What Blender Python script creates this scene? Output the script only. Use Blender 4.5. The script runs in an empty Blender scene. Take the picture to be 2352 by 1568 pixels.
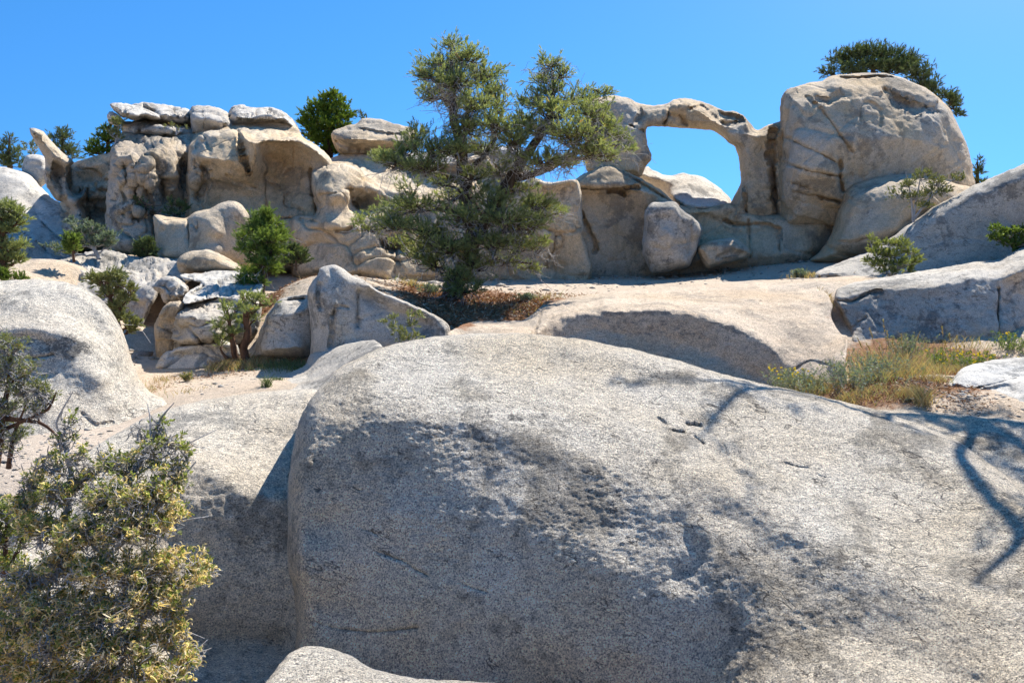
import bpy, math
import numpy as np
# ---------------------------------------------------------------- camera, sky, sun, exposure
scene = bpy.context.scene
PITCH = math.atan(284/1829.0)
EYE = np.array([0.0, 0.0, 3.0])
cam_d = bpy.data.cameras.new("camera"); cam = bpy.data.objects.new("camera", cam_d)
scene.collection.objects.link(cam); scene.camera = cam
cam.location = EYE; cam.rotation_euler = (math.pi/2-PITCH, 0, 0)
cam_d.sensor_width = 36; cam_d.lens = 28; cam_d.clip_end = 3000; cam_d.clip_start = 0.05
SUN_AZ = math.radians(36)      # to the right of straight ahead (+Y)
SUN_EL = math.radians(50)
world = bpy.data.worlds.new("World"); scene.world = world; world.use_nodes = True
wn = world.node_tree.nodes; wl = world.node_tree.links
bg = wn['Background']
sky = wn.new('ShaderNodeTexSky'); sky.sky_type = 'NISHITA'; sky.sun_disc = False
sky.sun_elevation = SUN_EL; sky.sun_rotation = SUN_AZ
sky.altitude = 1900; sky.air_density = 1.0; sky.dust_density = 0.25; sky.ozone_density = 1.6
tc = wn.new('ShaderNodeTexCoord'); sx = wn.new('ShaderNodeSeparateXYZ'); cx = wn.new('ShaderNodeCombineXYZ')
ma = wn.new('ShaderNodeMath'); ma.operation = 'MULTIPLY_ADD'; ma.inputs[1].default_value = 1.2; ma.inputs[2].default_value = .36   # thin desert air: no white band low down
wl.new(tc.outputs['Generated'], sx.inputs[0]); wl.new(sx.outputs[0], cx.inputs[0]); wl.new(sx.outputs[1], cx.inputs[1])
wl.new(sx.outputs[2], ma.inputs[0]); wl.new(ma.outputs[0], cx.inputs[2]); wl.new(cx.outputs[0], sky.inputs[0]) if len(sky.inputs) else None
hs = wn.new('ShaderNodeHueSaturation'); hs.inputs['Saturation'].default_value = 1.32; hs.inputs['Value'].default_value = 1.0; hs.inputs['Hue'].default_value = .497
wl.new(sky.outputs[0], hs.inputs['Color']); wl.new(hs.outputs[0], bg.inputs[0]); bg.inputs[1].default_value = 0.15
sun_d = bpy.data.lights.new("sun", 'SUN'); sun = bpy.data.objects.new("sun", sun_d)
scene.collection.objects.link(sun)
sun_d.energy = 4.4; sun_d.angle = math.radians(0.5); sun_d.color = (1.0, 0.975, 0.93)
SUND = np.array([math.sin(SUN_AZ)*math.cos(SUN_EL), math.cos(SUN_AZ)*math.cos(SUN_EL), math.sin(SUN_EL)])
sun.rotation_euler = (math.pi/2-SUN_EL, 0, math.pi-SUN_AZ)
scene.view_settings.view_transform = 'Standard'; scene.view_settings.look = 'None'
scene.view_settings.exposure = 0.95; scene.view_settings.gamma = 1

# ---------------------------------------------------------------- helpers
RNG = np.random.default_rng(7)
SP, CP = math.sin(PITCH), math.cos(PITCH)
def P(u, v, Y):
    """point seen at (u,v) of the 2352x1568 photograph, Y metres in front of the eye"""
    u = np.asarray(u, float); v = np.asarray(v, float); Y = np.asarray(Y, float)
    a = (u-1176)/1829.0; b = (784-v)/1829.0
    yc = CP+b*SP; zc = -SP+b*CP
    t = Y/yc
    return np.stack([EYE[0]+a*t, EYE[1]+Y+0*a, EYE[2]+zc*t], -1)
def PX(Y): return Y/1829.0/0.98
def z1(L): return [(x*.3335, y*.3335+201)+tuple(r) for x, y, *r in L]
def z2(L): return [(x*.3335+689, y*.3335+201)+tuple(r) for x, y, *r in L]
def z3(L): return [(x*.4629+1263, y*.4629+86)+tuple(r) for x, y, *r in L]
def z4(L): return [(x*.3335, y*.3335+517)+tuple(r) for x, y, *r in L]
def z5(L): return [(x*.3335+574, y*.3335+517)+tuple(r) for x, y, *r in L]
def z6(L): return [(x*.3335+1567.6, y*.3335+517)+tuple(r) for x, y, *r in L]

_perm = np.random.default_rng(3).permutation(256); _perm = np.concatenate([_perm]*3)
_g = np.random.default_rng(5).normal(size=(256, 3)); _g /= np.linalg.norm(_g, axis=1)[:, None]
def noise3(p):
    p = np.asarray(p, float); i = np.floor(p).astype(int); f = p-i; i &= 255
    w = f*f*f*(f*(f*6-15)+10); out = 0
    for dx in (0, 1):
        for dy in (0, 1):
            for dz in (0, 1):
                h = _perm[_perm[_perm[i[:, 0]+dx]+((i[:, 1]+dy) & 255)]+((i[:, 2]+dz) & 255)]
                g = _g[h]
                d = g[:, 0]*(f[:, 0]-dx)+g[:, 1]*(f[:, 1]-dy)+g[:, 2]*(f[:, 2]-dz)
                ww = (w[:, 0] if dx else 1-w[:, 0])*(w[:, 1] if dy else 1-w[:, 1])*(w[:, 2] if dz else 1-w[:, 2])
                out = out+ww*d
    return out*1.5
def fbm(p, octaves=4, gain=.5, ridged=False):
    a = 1; s = 0; tot = 0; p = np.asarray(p, float).copy()
    for k in range(octaves):
        n = noise3(p+17.3*k)
        if ridged: n = 1-2*np.abs(n)
        s = s+a*n; tot += a; a *= gain; p = p*2.03
    return s/tot

def facets(p, seed=0):
    """cellular blocks: per-cell tilt value and distance to the cell border"""
    p = np.asarray(p, float); i = np.floor(p).astype(int); n = len(p)
    b1 = np.full(n, 9e9); b2 = np.full(n, 9e9); val = np.zeros(n)
    for dx in (-1, 0, 1):
        for dy in (-1, 0, 1):
            for dz in (-1, 0, 1):
                c = i+np.array([dx, dy, dz]); k = c & 255
                h = _perm[_perm[_perm[k[:, 0]]+k[:, 1]]+k[:, 2]]; h2 = _perm[h+seed % 97]
                s = c+.5+.42*_g[h]*1.4; d = p-s; r = np.abs(d).max(1)*.5+np.linalg.norm(d, axis=1)*.5
                nv = _g[h2]; t = (d*nv).sum(1)+.35*(nv[:, 0])
                m = r < b1; b2 = np.where(m, b1, np.minimum(b2, r)); val = np.where(m, t, val); b1 = np.where(m, r, b1)
    return val, b2-b1
def col_link(o): scene.collection.objects.link(o)
def mesh_obj(name, V, faces_flat, counts, mats, parent=None, smooth=True, attrs=None, origin=None, matidx=None):
    """V (n,3); faces_flat vertex ids; counts loops per face"""
    me = bpy.data.meshes.new(name)
    V = np.asarray(V, np.float32); faces_flat = np.asarray(faces_flat, np.int32).ravel(); counts = np.asarray(counts, np.int32)
    if origin is None:
        origin = np.array([V[:, 0].mean(), V[:, 1].mean(), V[:, 2].min()]) if parent is None else np.zeros(3)
    V = V-np.asarray(origin, np.float32)
    me.vertices.add(len(V)); me.vertices.foreach_set('co', V.ravel())
    me.loops.add(len(faces_flat)); me.loops.foreach_set('vertex_index', faces_flat)
    me.polygons.add(len(counts))
    st = np.zeros(len(counts), np.int32); st[1:] = np.cumsum(counts)[:-1]
    me.polygons.foreach_set('loop_start', st); me.polygons.foreach_set('loop_total', counts)
    if smooth: me.polygons.foreach_set('use_smooth', np.ones(len(counts), bool))
    for m in (mats if isinstance(mats, (list, tuple)) else [mats]): me.materials.append(m)
    if matidx is not None: me.polygons.foreach_set('material_index', np.asarray(matidx, np.int32))
    if attrs:
        for k, a in attrs.items():
            at = me.attributes.new(k, 'FLOAT', 'POINT'); at.data.foreach_set('value', np.asarray(a, np.float32))
    me.update(calc_edges=True); me.validate()
    o = bpy.data.objects.new(name, me); col_link(o)
    o.location = origin
    if parent is not None: o.parent = parent
    return o
def empty(name, loc):
    o = bpy.data.objects.new(name, None); col_link(o); o.location = loc; o.empty_display_size = .3
    return o
def tag(o, label, cat, group=None, kind=None):
    if label: o['label'] = label
    if cat: o['category'] = cat
    if group: o['group'] = group
    if kind: o['kind'] = kind
    return o

# ---------------------------------------------------------------- materials
def nt(name):
    m = bpy.data.materials.new(name); m.use_nodes = True
    t = m.node_tree; b = t.nodes['Principled BSDF']
    return m, t, b
class NB:
    def __init__(s, t): s.t = t
    def n(s, ty, **kw):
        x = s.t.nodes.new(ty)
        for k, v in kw.items():
            if k.startswith('i_'): x.inputs[k[2:].replace('_', ' ')].default_value = v
            else: setattr(x, k, v)
        return x
    def l(s, a, b): s.t.links.new(a, b)
    def noise(s, vec, scale, detail=4, rough=.55, dist=0):
        x = s.n('ShaderNodeTexNoise'); x.inputs['Scale'].default_value = scale; x.inputs['Detail'].default_value = detail
        x.inputs['Roughness'].default_value = rough; x.inputs['Distortion'].default_value = dist
        s.l(vec, x.inputs['Vector']); return x.outputs[0]
    def ramp(s, fac, stops):
        x = s.n('ShaderNodeValToRGB'); s.l(fac, x.inputs[0]); el = x.color_ramp.elements
        while len(el) < len(stops): el.new(.5)
        for e, (p, c) in zip(el, stops):
            e.position = p; e.color = (c, c, c, 1) if not isinstance(c, tuple) else c+(1,)
        return x.outputs[0]
    def mix(s, fac, a, b, mode='MIX'):
        x = s.n('ShaderNodeMix', data_type='RGBA', blend_type=mode)
        for ii, val in ((0, fac), (6, a), (7, b)):
            sock = x.inputs[ii]
            if isinstance(val, bpy.types.NodeSocket): s.l(val, sock)
            elif isinstance(val, (int, float)): sock.default_value = val if ii == 0 else (val, val, val, 1)
            else: sock.default_value = tuple(val)+(1,)
        return x.outputs[2]
    def math(s, op, a, b=0.0, c=None):
        x = s.n('ShaderNodeMath', operation=op)
        for k, val in enumerate((a, b) if c is None else (a, b, c)):
            if isinstance(val, bpy.types.NodeSocket): s.l(val, x.inputs[k])
            else: x.inputs[k].default_value = val
        return x.outputs[0]
    def mapping(s, vec, scale=(1, 1, 1), rot=(0, 0, 0), loc=(0, 0, 0)):
        x = s.n('ShaderNodeMapping'); x.inputs['Scale'].default_value = scale; x.inputs['Rotation'].default_value = rot
        x.inputs['Location'].default_value = loc; s.l(vec, x.inputs['Vector']); return x.outputs[0]

def rock_mat(name, c1, c2, lichen=.5, lcol=(.10, .10, .095), lscale=1.6, stain=.3, scol=(.42, .27, .12), grain=90, gamt=.5,
             bump=.02, mid=7, streak=0, rough_bump=.0, pit=0.0, pitscale=9, cracks=0.0, crackscale=.6, seed=0, patch=None, flakes=0.0):
    m, t, b = nt(name); B = NB(t)
    geo = B.n('ShaderNodeNewGeometry'); pos0 = geo.outputs['Position']
    pos = B.mapping(pos0, loc=(seed*3.1, seed*1.7, seed*2.3))
    n1 = B.noise(pos, .55, 5, .6)
    col = B.mix(B.ramp(n1, [(.36, 0.0), (.64, 1.0)]), c1, c2)
    # warm stains
    n2 = B.noise(pos, 1.3, 7, .65, .6)
    col = B.mix(B.math('MULTIPLY', B.ramp(n2, [(.52, 0.0), (.72, 1.0)]), stain), col, scol)
    # mottled lighter / darker
    n3 = B.noise(pos, mid, 8, .7)
    col = B.mix(.55, col, B.ramp(n3, [(.3, (.7, .7, .71)), (.5, (1.03, 1.03, 1.03)), (.72, (1.25, 1.24, 1.2))]), 'MULTIPLY')
    # dark lichen in patches, broken up by finer noise
    l1 = B.noise(pos, lscale, 6, .6, .4); l2 = B.noise(pos, lscale*7, 6, .75)
    lm = B.math('ADD', B.math('MULTIPLY', l1, .62), B.math('MULTIPLY', l2, .38))
    lm = B.ramp(lm, [(.525, 0.0), (.575, 1.0)])
    col = B.mix(B.math('MULTIPLY', lm, lichen), col, lcol)
    ad = B.n('ShaderNodeAttribute', attribute_name='dark').outputs['Fac']  # hand-placed dark patches: lichen and stains, on some rocks painted shade
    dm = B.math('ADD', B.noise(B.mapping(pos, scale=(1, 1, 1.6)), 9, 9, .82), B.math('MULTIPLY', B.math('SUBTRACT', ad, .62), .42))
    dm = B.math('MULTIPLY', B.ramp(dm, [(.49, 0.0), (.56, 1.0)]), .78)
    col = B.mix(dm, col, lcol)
    if streak:
        sv = B.mapping(pos, scale=(2.2, 2.2, .25)); s1 = B.noise(sv, 1.4, 6, .6, .3)
        col = B.mix(B.math('MULTIPLY', B.ramp(s1, [(.55, 0.0), (.7, 1.0)]), streak), col, (.09, .085, .08))
        s2 = B.noise(B.mapping(pos, scale=(1.6, 1.6, .3), loc=(9, 4, 2)), 1.1, 5, .6, .3)
        col = B.mix(B.math('MULTIPLY', B.ramp(s2, [(.5, 0.0), (.66, 1.0)]), streak*.6), col, (.55, .42, .24))
    # crystal grain
    g1 = B.noise(pos, grain, 3, .8)
    col = B.mix(gamt, col, B.ramp(g1, [(.36, (.18, .18, .19)), (.45, (.80, .80, .80)), (.55, (1.15, 1.14, 1.12)), (.66, (1.6, 1.57, 1.5))]), 'MULTIPLY')
    gm = B.ramp(B.noise(pos, 1.9, 5, .6), [(.35, .35), (.65, 1.0)])
    g3 = B.noise(B.mapping(pos, scale=(1, 1.3, 2.2), rot=(.2, .6, .3)), grain*.16, 7, .8)
    col = B.mix(B.math('MULTIPLY', gm, gamt*.8), col, B.ramp(g3, [(.36, (.42, .41, .40)), (.47, (.95, .95, .94)), (.58, (1.15, 1.14, 1.1))]), 'MULTIPLY')
    g2 = B.noise(pos, grain*.33, 4, .75)
    col = B.mix(gamt*.6, col, B.ramp(g2, [(.36, (.5, .5, .52)), (.5, (1, 1, 1)), (.66, (1.2, 1.2, 1.17))]), 'MULTIPLY')
    if patch:   # painted patches (brown litter etc.) from a vertex attribute
        at = B.n('ShaderNodeAttribute', attribute_name='litter').outputs['Fac']
        pn = B.noise(pos, 3.5, 8, .75); f = B.math('ADD', at, B.math('MULTIPLY', B.math('SUBTRACT', pn, .5), 1.1))
        f = B.ramp(f, [(.42, 0.0), (.62, 1.0)])
        lc = B.ramp(B.noise(pos, 28, 6, .8), [(.3, (.07, .032, .016)), (.5, (.26, .125, .06)), (.7, (.48, .28, .15))])
        col = B.mix(f, col, lc)
        at2 = B.n('ShaderNodeAttribute', attribute_name='sand').outputs['Fac']
        sc = B.ramp(B.noise(pos, 22, 8, .8), [(.3, (.44, .34, .25)), (.6, (.62, .50, .38))])
        col = B.mix(B.math('MULTIPLY', at2, B.math('SUBTRACT', 1.0, f)), col, sc)
    fl = None
    if flakes:   # short through-going flake edges running down to the right
        rv = B.mapping(B.mapping(pos, rot=(0, math.radians(-24), 0)), scale=(.7, 1.3, 2.6))
        for sc_, th in ((1.5, .0065), (3.4, .011)):
            nn = B.noise(rv, sc_, 3, .6, .25); mk = B.ramp(B.noise(B.mapping(pos, loc=(5, 3, 9*sc_)), sc_*1.1, 3, .6), [(.55, 0.0), (.60, 1.0)])
            ln = B.math('MULTIPLY', B.ramp(B.math('ABSOLUTE', B.math('SUBTRACT', nn, .5)), [(0.0, 1.0), (th*.35, .9), (th, 0.0)]), mk)
            fl = ln if fl is None else B.math('MAXIMUM', fl, ln)
        col = B.mix(B.math('MULTIPLY', fl, flakes), col, (.07, .06, .055))
    B.l(col, b.inputs['Base Color']); b.inputs['Roughness'].default_value = .92
    b.inputs['Specular IOR Level'].default_value = .2
    # relief
    h = B.math('MULTIPLY', B.noise(pos, mid*.6, 9, .68), .5)
    h = B.math('ADD', h, B.math('MULTIPLY', B.noise(pos, mid*3.2, 6, .75), .28))
    if rough_bump:
        av = B.mapping(pos, scale=(1, 1.5, 2.6), rot=(.3, .7, .35))
        h = B.math('ADD', h, B.math('MULTIPLY', B.noise(av, mid*2.2, 7, .78, .8), rough_bump))
    if pit:
        vo = B.n('ShaderNodeTexVoronoi', feature='F1'); vo.inputs['Scale'].default_value = pitscale
        dv = B.n('ShaderNodeVectorMath', operation='ADD'); B.l(B.mapping(pos, scale=(1, 1, 1.5)), dv.inputs[0])
        nz = B.n('ShaderNodeTexNoise'); nz.inputs['Scale'].default_value = pitscale*.6; B.l(pos, nz.inputs['Vector']); B.l(nz.outputs[1], dv.inputs[1])
        B.l(dv.outputs[0], vo.inputs['Vector'])
        h = B.math('ADD', h, B.math('MULTIPLY', B.ramp(vo.outputs['Distance'], [(.0, 0.0), (.33, 1.0)]), pit))
    if cracks:
        vc = B.n('ShaderNodeTexVoronoi', feature='DISTANCE_TO_EDGE'); vc.inputs['Scale'].default_value = crackscale
        dv = B.n('ShaderNodeVectorMath', operation='ADD'); B.l(pos, dv.inputs[0])
        nz = B.n('ShaderNodeTexNoise'); nz.inputs['Scale'].default_value = crackscale*1.8; nz.inputs['Detail'].default_value = 6
        B.l(pos, nz.inputs['Vector']); B.l(nz.outputs[1], dv.inputs[1]); B.l(dv.outputs[0], vc.inputs['Vector'])
        h = B.math('ADD', h, B.math('MULTIPLY', B.ramp(vc.outputs['Distance'], [(.0, 0.0), (.018, 1.0)]), cracks))
    h = B.math('ADD', h, B.math('MULTIPLY', g1, .10))
    if fl is not None: h = B.math('SUBTRACT', h, B.math('MULTIPLY', fl, .35))
    bp = B.n('ShaderNodeBump'); bp.inputs['Strength'].default_value = 1; bp.inputs['Distance'].default_value = bump
    B.l(h, bp.inputs['Height']); B.l(bp.outputs[0], b.inputs['Normal'])
    return m

def leaf_mat(name, dark, light, alt=None, altp=.12, trans=.35, rough=.55):
    m, t, b = nt(name); B = NB(t)
    at = B.n('ShaderNodeAttribute', attribute_name='rnd').outputs['Fac']
    col = B.mix(at, dark, light)
    if alt: col = B.mix(B.ramp(at, [(1-altp-.01, 0.0), (1-altp, 1.0)]), col, alt)
    b.inputs['Roughness'].default_value = rough; B.l(col, b.inputs['Base Color'])
    b.inputs['Specular IOR Level'].default_value = .35
    tr = B.n('ShaderNodeBsdfTranslucent'); B.l(B.mix(1.0, col, (1.25, 1.25, .6), 'MULTIPLY'), tr.inputs[0])
    mx = B.n('ShaderNodeMixShader'); mx.inputs[0].default_value = trans
    B.l(b.outputs[0], mx.inputs[1]); B.l(tr.outputs[0], mx.inputs[2]); B.l(mx.outputs[0], t.nodes['Material Output'].inputs[0])
    return m
def bark_mat(name, c1, c2, scale=14):
    m, t, b = nt(name); B = NB(t)
    geo = B.n('ShaderNodeNewGeometry'); pos = geo.outputs['Position']
    n = B.noise(B.mapping(pos, scale=(1, 1, .35)), scale, 8, .7, .5)
    B.l(B.mix(B.ramp(n, [(.35, 0.0), (.65, 1.0)]), c1, c2), b.inputs['Base Color']); b.inputs['Roughness'].default_value = .9
    b.inputs['Specular IOR Level'].default_value = .15
    bp = B.n('ShaderNodeBump'); bp.inputs['Distance'].default_value = .03; B.l(n, bp.inputs['Height']); B.l(bp.outputs[0], b.inputs['Normal'])
    return m

# ---------------------------------------------------------------- rock builder
def catmull(pts, closed=True, step=7.0):
    p = np.array(pts, float); n = len(p); out = []
    rng = range(n if closed else n-1)
    for i in rng:
        if closed: a, b, c, d = p[i-1], p[i], p[(i+1) % n], p[(i+2) % n]
        else: a, b, c, d = p[max(i-1, 0)], p[i], p[i+1], p[min(i+2, n-1)]
        L = np.hypot(*(c-b)[:2]); k = max(1, int(L/step)); t = (np.arange(k)/k)[:, None]
        q = .5*((2*b)+(-a+c)*t+(2*a-5*b+4*c-d)*t*t+(-a+3*b-3*c+d)*t**3)
        lin = b+(c-b)*t
        out.append(.65*q+.35*lin)
    if not closed: out.append(p[-1:])
    return np.concatenate(out)
def seg_dist(Q, poly, closed=True):
    """nearest distance, nearest segment param position; chunked"""
    A = poly; Bp = np.roll(poly, -1, 0) if closed else poly[1:]
    if not closed: A = poly[:-1]
    A2 = A[:, :2]; D = Bp[:, :2]-A2; LL = (D**2).sum(1)+1e-9
    n = len(Q); dist = np.empty(n); idx = np.empty(n, int); tt = np.empty(n)
    ch = max(1, int(3e6/len(A2)))
    for s in range(0, n, ch):
        q = Q[s:s+ch]; W = q[:, None, :]-A2[None]
        t = np.clip((W*D[None]).sum(2)/LL, 0, 1)
        R = W-t[..., None]*D[None]; d2 = (R**2).sum(2)
        k = d2.argmin(1); r = np.arange(len(q))
        dist[s:s+ch] = np.sqrt(d2[r, k]); idx[s:s+ch] = k; tt[s:s+ch] = t[r, k]
    near = A[idx]+tt[:, None]*(Bp[idx]-A[idx])
    return dist, near
def inside(Q, poly):
    x, y = Q[:, 0], Q[:, 1]; ins = np.zeros(len(Q), bool); n = len(poly)
    for i in range(n):
        x1, y1 = poly[i, 0], poly[i, 1]; x2, y2 = poly[(i+1) % n, 0], poly[(i+1) % n, 1]
        if y1 == y2: continue
        c = ((y1 > y) != (y2 > y)) & (x < (x2-x1)*(y-y1)/(y2-y1)+x1)
        ins ^= c
    return ins
def diffuse(samples, x0, y0, x1, y1, n=64, iters=350, blur=2):
    h = max((x1-x0), (y1-y0))/n; nx = int((x1-x0)/h)+2; ny = int((y1-y0)/h)+2
    gx, gy = np.meshgrid(x0+np.arange(nx)*h, y0+np.arange(ny)*h)
    S = np.array(samples)
    Q = np.stack([gx.ravel(), gy.ravel()], 1); F = np.empty(len(Q))
    for s in range(0, len(Q), 2000):
        d2 = ((Q[s:s+2000, None]-S[None, :, :2])**2).sum(2)+1; w = 1/d2**1.5
        F[s:s+2000] = (w*S[:, 2]).sum(1)/w.sum(1)
    F = F.reshape(ny, nx)
    ix = np.clip(np.round((S[:, 0]-x0)/h).astype(int), 0, nx-1); iy = np.clip(np.round((S[:, 1]-y0)/h).astype(int), 0, ny-1)
    acc = np.zeros((ny, nx)); cnt = np.zeros((ny, nx)); np.add.at(acc, (iy, ix), S[:, 2]); np.add.at(cnt, (iy, ix), 1)
    M = cnt > 0; C = acc/np.maximum(cnt, 1); F[M] = C[M]
    for k in range(iters+blur):
        G = np.pad(F, 1, mode='edge'); F = .25*(G[:-2, 1:-1]+G[2:, 1:-1]+G[1:-1, :-2]+G[1:-1, 2:])
        if k < iters: F[M] = C[M]
    def samp(q):
        fx = np.clip((q[:, 0]-x0)/h, 0, nx-1.001); fy = np.clip((q[:, 1]-y0)/h, 0, ny-1.001)
        i = fx.astype(int); j = fy.astype(int); a = fx-i; b = fy-j
        return (F[j, i]*(1-a)*(1-b)+F[j, i+1]*a*(1-b)+F[j+1, i]*(1-a)*b+F[j+1, i+1]*a*b)
    return samp
def prof(d, R, p=2.0):
    t = np.clip(d/R, 0, 1); return (1-(1-t)**p)**(1/p)
def vnormals(V, quads):
    a, b, c, d = (V[quads[:, k]] for k in range(4)); n = np.cross(c-a, d-b)
    N = np.zeros_like(V)
    for k in range(4): np.add.at(N, quads[:, k], n)
    return N/(np.linalg.norm(N, axis=1)[:, None]+1e-12)
ROCKS = {}
def rock(name, label, outline, Y, mat, T=1.0, R=60, Tb=2.0, Rb=None, lines=(), grooves=(), amp=.08, freq=.9, amp2=.015, freq2=5,
         cell=4, edge=2.5, p=2.0, blur=2, ridge=0.0, cat='rock', group=None, seed=0, kind=None, litter=None, N=64, darks=(), fac=0.0, ffreq=1.0, crk=.5, fac2=.3, sink=0.0, amp3=0.0, freq3=14, dirs3=(1, 1.6, 2.4)):
    Yf = Y if callable(Y) else (lambda u, v: Y+0*u)
    ol = [(o[0], o[1], o[2] if len(o) > 2 else float(Yf(np.array(o[0], float), np.array(o[1], float)))) for o in outline]
    C = catmull(ol, True, 6)
    nz = np.stack([C[:, 0]/28+seed, C[:, 1]/28, 0*C[:, 0]+seed*1.7], 1)
    C[:, 0] += edge*fbm(nz, 4, .6)*1.6; C[:, 1] += edge*fbm(nz+31.7, 4, .6)*1.6
    x0, y0 = C[:, :2].min(0)-cell; x1, y1 = C[:, :2].max(0)+cell
    smp = [tuple(r) for r in C[::2]]
    gs = []
    pts_l = []
    for L in lines:
        q = catmull(L, False, 8) if len(L) > 1 else np.array(L, float)
        pts_l.append(q)
    Hb = diffuse(smp, x0, y0, x1, y1, n=min(N, 64), blur=1)
    if pts_l:
        q = np.concatenate(pts_l); dd, _ = seg_dist(q[:, :2], C); ins = inside(q[:, :2], C); dd = np.where(ins, dd, 0)
        q = q.copy(); q[:, 2] += T*prof(dd, R, p)
        Hf = diffuse(smp+[tuple(r) for r in q[ins]], x0, y0, x1, y1, n=N, blur=blur, iters=450)
    else: Hf = Hb
    nx = int((x1-x0)/cell)+2; ny = int((y1-y0)/cell)+2
    gx, gy = np.meshgrid(x0+np.arange(nx)*cell, y0+np.arange(ny)*cell)
    Q = np.stack([gx.ravel(), gy.ravel()], 1)
    ins = inside(Q, C); I = ins.reshape(ny, nx)
    G = np.pad(I, 1); nb = np.zeros_like(I)
    for dy in (0, 1, 2):
        for dx in (0, 1, 2): nb |= G[dy:dy+ny, dx:dx+nx]
    ring = (nb & ~I).ravel(); use = ins | ring
    ids = np.full(len(Q), -1); ui = np.where(use)[0]; ids[ui] = np.arange(len(ui))
    q = Q[ui].copy(); dist, near = seg_dist(q, C); rg = ring[ui]
    dist[rg] = 0; q[rg] = near[rg][:, :2]
    # quads with all corners used and at least one inside
    J, K = np.meshgrid(np.arange(ny-1), np.arange(nx-1), indexing='ij'); J = J.ravel(); K = K.ravel()
    c4 = np.stack([J*nx+K, (J+1)*nx+K, (J+1)*nx+K+1, J*nx+K+1], 1)
    ok = use[c4].all(1) & ins[c4].any(1); c4 = ids[c4[ok]]
    pr = prof(dist, R, p)
    prb = prof(dist, Rb or R, 2.0)
    hf = Hf(q); hb = Hb(q)
    k = np.clip(dist/(cell*3), 0, 1)
    ye = near[:, 2]
    base = ye*(1-k)+hf*k; baseb = ye*(1-k)+hb*k
    yf = base-T*pr
    for gl in grooves:
        pl = catmull(gl[0], False, 8); gd, _ = seg_dist(q, pl, False)
        w, am = gl[1], gl[2]
        wob = np.clip(1+1.3*fbm(np.stack([q[:, 0]/13, q[:, 1]/13, 0*q[:, 0]+seed], 1), 3), .35, 2) if w < 12 else 1.0
        yf = yf+am*np.exp(-np.abs(gd/(w*wob))**(gl[3] if len(gl) > 3 else 2))*np.clip(dist/8, 0, 1)
    yb = baseb+Tb*prb
    yb = np.maximum(yb, yf+.02*(dist > 0))
    F = P(q[:, 0], q[:, 1], yf); Bk = P(q[:, 0], q[:, 1], yb)
    n = len(q); bid = np.arange(n)+n; bid[rg] = np.where(rg)[0]
    V = np.concatenate([F, Bk]); quads = np.concatenate([c4, bid[c4][:, ::-1]])
    # compact
    usedv = np.zeros(len(V), bool); usedv[quads.ravel()] = True; remap = np.cumsum(usedv)-1
    V = V[usedv]; quads = remap[quads]
    dk = np.zeros(n)
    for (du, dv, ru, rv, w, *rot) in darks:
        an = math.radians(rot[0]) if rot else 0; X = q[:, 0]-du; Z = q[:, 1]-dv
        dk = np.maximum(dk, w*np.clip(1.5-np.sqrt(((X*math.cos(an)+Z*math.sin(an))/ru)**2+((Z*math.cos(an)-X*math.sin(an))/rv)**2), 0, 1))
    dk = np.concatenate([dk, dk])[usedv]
    Nn = vnormals(V, quads)
    n1 = fbm(V*freq+seed*5.3, 5, .55); n2 = fbm(V*freq2+seed*2.1, 3, .6)
    att = np.clip(dist/14, 0, 1)*.75+.25; att = np.concatenate([att, att])[usedv]
    disp = (amp*n1+amp2*n2)*att
    if amp3:
        f3 = fbm(V*freq3*np.array(dirs3)*.6+3, 4, .72); m3 = np.clip(.55+1.6*fbm(V*.9+11, 3), .15, 1.3)
        f4 = np.clip(fbm(V*freq3*.45*np.array(dirs3)+8, 3, .6)-.2, 0, 1)*-1.2
        disp = disp+att*amp3*(f3+f4)*m3
    if fac:
        wv = V*ffreq+.35*np.stack([noise3(V*ffreq*1.3+7), noise3(V*ffreq*1.3+19), noise3(V*ffreq*1.3+31)], 1)
        fv, fe = facets(wv*np.array([.8, 1, 1.25]), seed); f2, fe2 = facets(wv*2.7+9, seed+5)
        e = np.clip(fe/.16, 0, 1); e = e*e*(3-2*e); e2 = np.clip(fe2/.2, 0, 1)
        disp = disp+att*(fac*(fv*e-crk*(1-np.clip(fe/.07, 0, 1)))+fac*fac2*(f2*e2))
    if ridge: disp = disp+ridge*fbm(V*freq*1.4+seed, 4, .55, True)
    V = V+Nn*disp[:, None]
    if sink: V[:, 2] -= sink
    at = {'dark': dk}
    if litter is not None: at.update(litter(V))
    o = mesh_obj(name, V, quads.ravel(), np.full(len(quads), 4), mat, attrs=at)
    if kind: tag(o, label, cat, group, kind)
    else: tag(o, label, cat, group)
    ROCKS.setdefault(name, []).append((o, V, quads))
    return o
# ---------------------------------------------------------------- stone materials
TAN1, TAN2 = (.66, .48, .285), (.75, .615, .445)
PALE1, PALE2 = (.58, .50, .405), (.67, .61, .52)
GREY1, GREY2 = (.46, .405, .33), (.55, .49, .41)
M_cliff = rock_mat("cliff_granite", TAN1, TAN2, lichen=.45, lscale=.9, stain=.45, grain=38, gamt=.35, bump=.13, mid=5, streak=.5, cracks=.35, crackscale=.33, seed=1)
M_cliff2 = rock_mat("pitted_cliff_granite", (.54, .43, .31), (.62, .52, .40), lichen=.75, lscale=1.1, stain=.4, grain=38, gamt=.4, bump=.15, mid=5, streak=.7, pit=.35, pitscale=2.2, seed=2)
M_cap = rock_mat("cap_granite", PALE1, PALE2, lichen=.55, lscale=1.3, stain=.25, grain=45, gamt=.35, bump=.12, mid=5, pit=.2, pitscale=3, cracks=.4, crackscale=.7, seed=3)
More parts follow.
